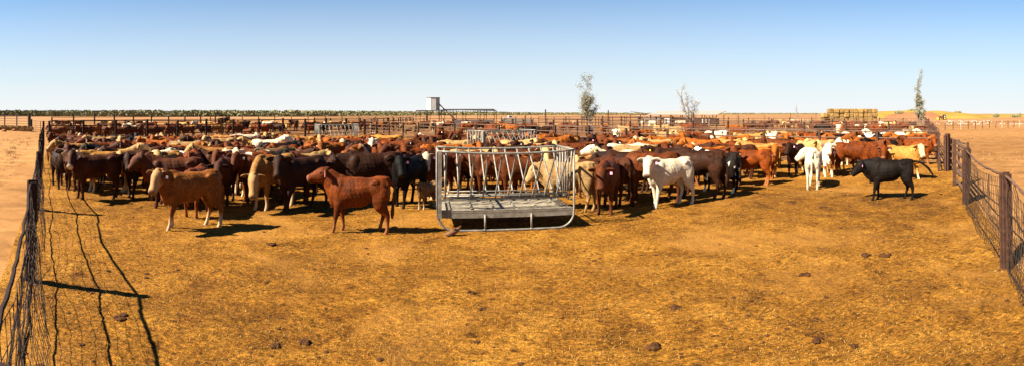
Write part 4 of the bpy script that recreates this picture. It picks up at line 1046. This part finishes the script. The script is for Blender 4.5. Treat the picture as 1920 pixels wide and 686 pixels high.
# ------------------------------------------------------------------ tank and frame
T0 = polar(812.5, 100); root = empty('water_tank', T0, R(8))
mb = MB(); n = 8; rad = 1.30
ring = lambda r_, z: [(math.cos(2 * math.pi * (k + .5) / n) * r_, math.sin(2 * math.pi * (k + .5) / n) * r_, z) for k in range(n)]
def prism(mb, r_, z0, z1):
    a_ = [mb.bm.verts.new(p) for p in ring(r_, z0)]; b_ = [mb.bm.verts.new(p) for p in ring(r_, z1)]
    for k in range(n): mb.bm.faces.new((a_[k], a_[(k + 1) % n], b_[(k + 1) % n], b_[k]))
    mb.bm.faces.new(a_[::-1]); mb.bm.faces.new(b_)
prism(mb, rad, 3.12, 5.42); mb.build('tank_body', M_white, root)
mb = MB(); prism(mb, rad + .07, 5.43, 5.52); mb.build('tank_lid', M_greysteel, root)
mb = MB(); mb.box((0, 0, 3.04), (2.7, 2.7, .12)); mb.build('platform', M_greysteel, root)
for sx in (-1.1, 1.1):
    for sy in (-1.1, 1.1): mb = MB(); mb.box((sx, sy, 1.49), (.18, .18, 2.98)); mb.build('leg', M_rust, root)
for k in range(6):
    mb = MB(); yy = -1.0 + k * .4; mb.tube([(1.0 if k < 4 else 1.33, yy - .3, 4.5 - .1 * k), (4.2 + .12 * k, yy - .6, .9)], .035, 5); mb.build('stay_rod', M_rust2, root)
mb = MB(); mb.box((.1, -1.6, 1.05), (.55, .4, .45)); mb.build('pump_box', M_greysteel, root); mb = MB(); mb.box((.1, -1.6, .45), (.6, .5, .72)); mb.build('drum', M_white, root)
tag(root, 'white eight sided water tank with dark lid on a steel stand', 'water tank')
# open roof frame either side of the tank
root = empty('roof_frame', polar(780, 101), 0)
base = polar(780, 101); e_ = polar(932, 98); dv = e_ - base; root.rotation_euler = (0, 0, math.atan2(dv.y, dv.x)); Lf = dv.length
for x in (0, 2.0, 4.9, 7.2, 9.0, 11.8, 13.0, Lf - .5):
    for y in (0, 3.0): mb = MB(); mb.tube([(x, y, 0), (x, y, 3.0)], .06, 6); mb.build('post', M_rust, root)
for y in (0, 3.0): mb = MB(); mb.tube([(0, y, 3.02), (3, y, 3.06), (8, y, 3.2), (Lf - .5, y, 3.06)], .11, 6); mb.build('beam', M_rust, root)
mb = MB(); mb.box((Lf / 2 + 2.2, 1.5, 3.27), (Lf - 6.2, 3.6, .16)); mb.build('roof_sheet', M_greysteel, root)
for x in (0, 2.0, 4.9): mb = MB(); mb.tube([(x, 0, 3.02), (x, 3.0, 3.02)], .05, 6); mb.build('cross_beam', M_rust, root)
tag(root, 'low open steel frame with thin flat roof beside the water tank', 'shelter')
# cattle race panels below the frame
mb_l = [(848, 925, 84, 'dark solid sheeted cattle race wall below the roof frame', M_greysteel), (940, 1000, 88, 'grey solid sheeted race wall right of the roof frame', M_galvd)]
for i, (a_, b_, d_, lb, m_) in enumerate(mb_l):
    p = polar(a_, d_); q = polar(b_, d_); v = q - p; root = empty('race_wall', p, math.atan2(v.y, v.x)); mb = MB(); mb.box((v.length / 2, 0, .95), (v.length, .05, 1.1)); mb.build('sheet', m_, root)
    for k in range(4): mb = MB(); mb.box((v.length * k / 3, -.08, .85), (.12, .1, 1.8)); mb.build('post', M_rust, root)
    mb = MB(); mb.tube([(0, 0, 1.62), (v.length, 0, 1.62)], .04, 6); mb.build('rail', M_rust, root); tag(root, lb, 'cattle race')

# ------------------------------------------------------------------ shed
pa = polar(1182, 112); pb = polar(1343, 104); v = pb - pa; root = empty('open_shed', pa, math.atan2(v.y, v.x)); Ls = v.length
for k in range(9):
    for y in (0, 4.5): mb = MB(); mb.tube([(Ls * k / 8, y, 0), (Ls * k / 8, y, 2.22)], .08, 6); mb.build('post', M_rust, root)
mb = MB(); mb.box((Ls * .62, 2.2, 2.62), (Ls * .80, 5.4, .08), Matrix.Rotation(R(7.5), 3, 'X')); mb.build('roof', M_roof, root)
mb = MB(); mb.tube([(0, -.1, 2.25), (Ls, -.1, 2.25)], .07, 6); mb.build('beam', M_rust, root)
mb = MB(); mb.tube([(0, 0, 2.9), (Ls * .22, 0, 2.45)], .05, 6); mb.build('brace', M_rust, root)
mb = MB(); mb.box((Ls * .5, 4.4, .85), (Ls * .9, .05, 1.3)); mb.build('rear_sheet', M_greysteel, root)
for j in range(4): mb = MB(); mb.tube([(Ls * .35, .12, .45 + j * .4), (Ls, .12, .45 + j * .4)], .04, 6); mb.build('rail', M_rust, root)
for x in (Ls * .855, Ls * .895, Ls * .93): mb = MB(); mb.box((x, -.25, .72), (.22, .06, 1.3)); mb.build('pale_board', M_white, root)
tag(root, 'low open sided shed with pale flat roof behind the bare tree', 'shed')
# pale box on wheels
root = empty('box_trailer', polar(1251, 88), R(-20))
mb = MB(); mb.box((0, 0, 1.22), (.85, 1.1, .95)); mb.build('box', M_white, root); mb = MB(); mb.box((0, 0, .70), (1.0, 1.2, .08)); mb.tube([(.5, 0, .66), (1.3, 0, .6)], .04, 6); mb.build('chassis', M_rust, root)
for s_ in (-.45, .45):
    w_ = link('wheel', None, root, (s_, -.5, .32)) if False else empty('wheel', (s_, -.62, .32)); w_.parent = root
    mb = MB(); mb.tube([(0, -.09, 0), (0, .09, 0)], .32, 14); mb.build('tyre', M_tyre, w_); mb = MB(); mb.tube([(0, -.10, 0), (0, -.095, 0)], .15, 10); mb.build('rim', M_galv, w_)
tag(root, 'small pale box trailer on wheels in the yards left of the shed', 'trailer')
# three pale troughs in the yards
for k, px in enumerate((1200, 1217, 1231)):
    root = empty('feed_trough', polar(px, 128), 0); mb = MB(); mb.box((0, 0, 1.95), (1.2, .6, .12)); mb.build('lid', M_white, root)
    for x in (-.5, .5): mb = MB(); mb.box((x, 0, .94), (.07, .4, 1.88)); mb.build('leg', M_rust, root)
    mb = MB(); mb.box((0, 0, 1.1), (1.2, .5, .4)); mb.build('bin', M_greysteel, root)
    tag(root, f'pale lidded lick feeder on legs left of the shed, {["left", "middle", "right"][k]} one of three', 'feeder', 'lidded lick feeders')
# blue drum behind the rails
mb = MB(); mb.tube([(0, 0, 0), (0, 0, .03), (0, 0, .28), (0, 0, .3), (0, 0, .6), (0, 0, .62), (0, 0, .88), (0, 0, .9)], [.28, .3, .28, .3, .28, .3, .29, .27], 16)
tag(mb.build('drum', M_blue, loc=polar(1107, 57)), 'small blue drum standing behind the far rails below the leafy tree', 'drum')

def vehicle(px, d, rz, label):
    root = empty('utility_vehicle', polar(px, d), rz); mb = MB()
    prof = [(-2.3, .45), (-2.3, 1.0), (-.5, 1.05), (-.3, 1.65), (.75, 1.65), (1.25, 1.12), (2.2, .98), (2.3, .45)]
    a_ = [mb.bm.verts.new((x, -.85, z)) for x, z in prof]; b_ = [mb.bm.verts.new((x, .85, z)) for x, z in prof]
    mb.bm.faces.new(a_); mb.bm.faces.new(b_[::-1])
    for k in range(len(prof)): mb.bm.faces.new((a_[k], b_[k], b_[(k + 1) % len(prof)], a_[(k + 1) % len(prof)]))
    mb.build('body', M_white, root)
    for y in (-.86, .86): mb = MB(); mb.box((.22, y, 1.36), (.9, .01, .42)); mb.build('side_window', M_tyre, root)
    mb = MB(); mb.box((1.03, 0, 1.37), (.02, 1.4, .42), Matrix.Rotation(R(-43), 3, 'Y')); mb.build('windscreen', M_tyre, root)
    for x in (-1.45, 1.4):
        for y in (-.82, .82):
            w_ = empty('wheel', (x, y, .36)); w_.parent = root; mb = MB(); mb.tube([(0, -.1, 0), (0, .1, 0)], .36, 14); mb.build('tyre', M_tyre, w_)
            mb = MB(); mb.tube([(0, -.11, 0), (0, .11, 0)], .18, 10); mb.build('rim', M_galv, w_)
    tag(root, label, 'vehicle'); return root
vehicle(955, 190, R(12), 'distant white utility vehicle parked behind the yards right of the tank')
# loader by the mound: brown body, dark cab with a white lamp, yellow bucket, arm
root = empty('tractor', polar(1766, 205), R(-35)); mb = MB(); mb.box((-.2, 0, 1.0), (1.5, 1.1, .9)); mb.build('body', M_brownpaint, root); mb = MB(); mb.box((.95, 0, 1.35), (1.1, 1.2, 1.3)); mb.build('cab', M_tyre, root)
mb = MB(); mb.blob((1.0, -.66, 1.3), (.28, .08, .28)); mb.build('work_lamp', M_white, root); mb = MB(); mb.box((-1.75, 0, .55), (.6, 1.5, .7)); mb.build('bucket', M_yellow, root)
mb = MB(); mb.tube([(1.0, -.7, .9), (2.3, -.7, .2)], .07, 6); mb.build('drawbar', M_rust, root)
for x, r_ in ((-.7, .4), (1.0, .6)):
    for y in (-.65, .65): w_ = empty('wheel', (x, y, r_)); w_.parent = root; mb = MB(); mb.tube([(0, -.15, 0), (0, .15, 0)], r_, 16); mb.build('tyre', M_tyre, w_); mb = MB(); mb.tube([(0, -.16, 0), (0, .16, 0)], r_ * .45, 10); mb.build('rim', M_yellow, w_)
tag(root, 'brown tractor with yellow front bucket parked before the grassy mound', 'tractor')

# white birds scattered on the plain
def bird_mesh(seed):
    mb = MB(); mb.tube([(-.26, 0, .10), (-.16, 0, .15), (-.04, 0, .18), (.08, 0, .22), (.14, 0, .29), (.18, 0, .33), (.22, 0, .33), (.26, 0, .31)], [(.03, .012), (.06, .04), (.085, .085), (.075, .08), (.045, .05), (.045, .05), (.03, .03), (.006, .008)], 8)
    for s_ in (-.03, .03): mb.tube([(0, s_, .12), (.01, s_, 0)], .009, 4)
    mb.blob((-.05, .075, .19), (.15, .02, .06), sub=1); mb.blob((-.05, -.075, .19), (.15, .02, .06), sub=1)
    return mb.mesh('white_bird', M_bird, True)
BIRD = bird_mesh(1); rn = random.Random(77); spots = []
bclusters = [(1775, 1, 24), (1800, 12, 30), (1817, 10, 26), (1838, 10, 16), (1850, 8, 14), (1690, 28, 22)]
for cx_, sp, n_ in bclusters:
    for k in range(n_): spots.append((cx_ + rn.gauss(0, sp + 9), rn.uniform(112, 178), cx_ == 1690))
for k in range(30): spots.append((rn.uniform(1874, 1935), rn.uniform(119, 122), False))
for px, d_, far_ in spots:
    o = link('white_bird', BIRD, None, polar(px, d_ * (1.15 if far_ else 1)), rn.uniform(0, 6.28)); k = rn.uniform(.6, .85); o.scale = (k, k, k)
    lb = 'white bird on the ground before the dirt mound, behind the rails' if far_ else ('white bird in the long row at the far right end of the plain' if px > 1870 else 'white bird in the scattered flock on the bare plain right of the tree')
    tag(o, lb, 'bird', 'birds before the dirt mound' if far_ else ('row of birds at far right' if px > 1870 else 'flock of birds on the plain'))

# a stockman leaning at the rails by the thin tree
def person(px, d, rz, label):
    bm = bmesh.new(); V = {}
    J = [('pel', (0, 0, .95), .13), ('wst', (0, 0, 1.1), .125), ('cst', (.03, 0, 1.32), .15), ('nck', (.05, 0, 1.48), .06), ('hd0', (.07, 0, 1.56), .075), ('hd1', (.08, 0, 1.68), .09), ('hd2', (.08, 0, 1.76), .06)]
    for s_, n_ in ((-1, 'r'), (1, 'l')):
        J += [('sh' + n_, (.03, s_ * .19, 1.40), .065), ('el' + n_, (.12, s_ * .25, 1.15), .045), ('wr' + n_, (.32, s_ * .2, 1.12), .032), ('hn' + n_, (.41, s_ * .19, 1.11), .036),
              ('hp' + n_, (0, s_ * .1, .90), .095), ('kn' + n_, (.05, s_ * .12, .50), .062), ('an' + n_, (0, s_ * .12, .09), .045), ('to' + n_, (.16, s_ * .13, .045), .04)]
    for n_, c_, r_ in J: V[n_] = (bm.verts.new(c_), r_)
    E = [('pel', 'wst'), ('wst', 'cst'), ('cst', 'nck'), ('nck', 'hd0'), ('hd0', 'hd1'), ('hd1', 'hd2')]
    for n_ in 'rl': E += [('cst', 'sh' + n_), ('sh' + n_, 'el' + n_), ('el' + n_, 'wr' + n_), ('wr' + n_, 'hn' + n_), ('pel', 'hp' + n_), ('hp' + n_, 'kn' + n_), ('kn' + n_, 'an' + n_), ('an' + n_, 'to' + n_)]
    for a_, b_ in E: bm.edges.new((V[a_][0], V[b_][0]))
    me = bpy.data.meshes.new('raw'); bm.to_mesh(me); bm.free(); ob = link('raw', me)
    sk = ob.modifiers.new('s', 'SKIN'); 
    for i, (n_, c_, r_) in enumerate(J): me.skin_vertices[0].data[i].radius = (r_, r_)
    me.skin_vertices[0].data[0].use_root = True
    su = ob.modifiers.new('u', 'SUBSURF'); su.levels = 2; su.render_levels = 2
    dg = bpy.context.evaluated_depsgraph_get(); dg.update(); m2 = bpy.data.meshes.new_from_object(ob.evaluated_get(dg)); bpy.data.objects.remove(ob)
    m2.materials.clear()
    for mm in (M_shirt, M_cloth, M_skin): m2.materials.append(mm)
    for p in m2.polygons:
        c_ = p.center; p.material_index = 2 if (c_.z > 1.5 or c_.x > .3) else (1 if c_.z < 1.0 else 0); p.use_smooth = True
    o = link('person', m2, None, polar(px, d), rz)
    mb = MB(); mb.tube([(.08, 0, 1.74), (.08, 0, 1.755)], .19, 16); mb.tube([(.08, 0, 1.75), (.08, 0, 1.86)], [.10, .08], 12); mb.build('hat', M_cloth, o)
    tag(o, label, 'person')
person(1736, 92, R(120), 'person in dark trousers and hat standing at the rails beside the tall narrow tree')

# ------------------------------------------------------------------ light, sky, camera
SUN_AZ, SUN_EL = 66.0, 41.0       # light travels 66 degrees right of the view axis
trav = Vector((math.sin(R(SUN_AZ)) * math.cos(R(SUN_EL)), math.cos(R(SUN_AZ)) * math.cos(R(SUN_EL)), -math.sin(R(SUN_EL))))
sd = bpy.data.lights.new('sun', 'SUN'); sd.energy = 4.8; sd.angle = R(.5); sd.color = (1.0, .90, .74)
so = bpy.data.objects.new('sun', sd); C.objects.link(so); so.rotation_euler = trav.to_track_quat('-Z', 'Y').to_euler(); so.location = (0, 0, 40)
w = bpy.data.worlds.new('World'); sc.world = w; w.use_nodes = True; nt = w.node_tree; nt.nodes.clear()
sky = N(nt, 'ShaderNodeTexSky', sky_type='NISHITA'); sky.sun_disc = False; sky.sun_elevation = R(SUN_EL)
s = -trav; sky.sun_rotation = math.atan2(s.x, s.y); sky.air_density = 1.0; sky.dust_density = .35; sky.ozone_density = 2.0; sky.altitude = 200
bg = N(nt, 'ShaderNodeBackground'); bg.inputs['Strength'].default_value = .05; out = N(nt, 'ShaderNodeOutputWorld')
EXPO = 1.9
grade = mixc(nt, 1.0, sky.outputs[0], (.21, .55, .77), 'MULTIPLY')
gen = N(nt, 'ShaderNodeTexCoord').outputs['Generated']; sz_ = N(nt, 'ShaderNodeSeparateXYZ'); nt.links.new(gen, sz_.inputs[0])
mr = N(nt, 'ShaderNodeMapRange'); nt.links.new(sz_.outputs[2], mr.inputs[0]); mr.inputs[1].default_value = 0; mr.inputs[2].default_value = .30; mr.inputs[3].default_value = 1; mr.inputs[4].default_value = 0
pw = N(nt, 'ShaderNodeMath', operation='POWER'); nt.links.new(mr.outputs[0], pw.inputs[0]); pw.inputs[1].default_value = 1.15
zf = N(nt, 'ShaderNodeMapRange'); nt.links.new(sz_.outputs[2], zf.inputs[0]); zf.inputs[1].default_value = .22; zf.inputs[2].default_value = .75; zf.inputs[3].default_value = 1; zf.inputs[4].default_value = .38
grade = mixc(nt, 1.0, grade, zf.outputs[0], 'MULTIPLY')      # the clear sky deepens towards the zenith
hz = 1 / (.05 * 2 ** EXPO)
skyc = mixc(nt, pw.outputs[0], grade, (.93 * hz, .945 * hz, .95 * hz))
nt.links.new(skyc, bg.inputs[0]); nt.links.new(bg.outputs[0], out.inputs[0])

cd = bpy.data.cameras.new('camera'); cd.type = 'PANO'; cd.panorama_type = 'CENTRAL_CYLINDRICAL'
cd.central_cylindrical_range_u_min = -.96; cd.central_cylindrical_range_u_max = .96
cd.central_cylindrical_range_v_min = -(686 - HY) / F; cd.central_cylindrical_range_v_max = HY / F; cd.central_cylindrical_radius = 1.0
cd.clip_start = .05; cd.clip_end = 9000
co = bpy.data.objects.new('camera', cd); C.objects.link(co); co.location = (0, 0, H); co.rotation_euler = (R(90), 0, 0); sc.camera = co
sc.view_settings.view_transform = 'Standard'; sc.view_settings.look = 'None'; sc.view_settings.gamma = 1; sc.view_settings.use_curve_mapping = False
sc.view_settings.exposure = EXPO
sc.cycles.use_denoising = True; sc.cycles.max_bounces = 4; sc.cycles.diffuse_bounces = 2; sc.cycles.glossy_bounces = 2
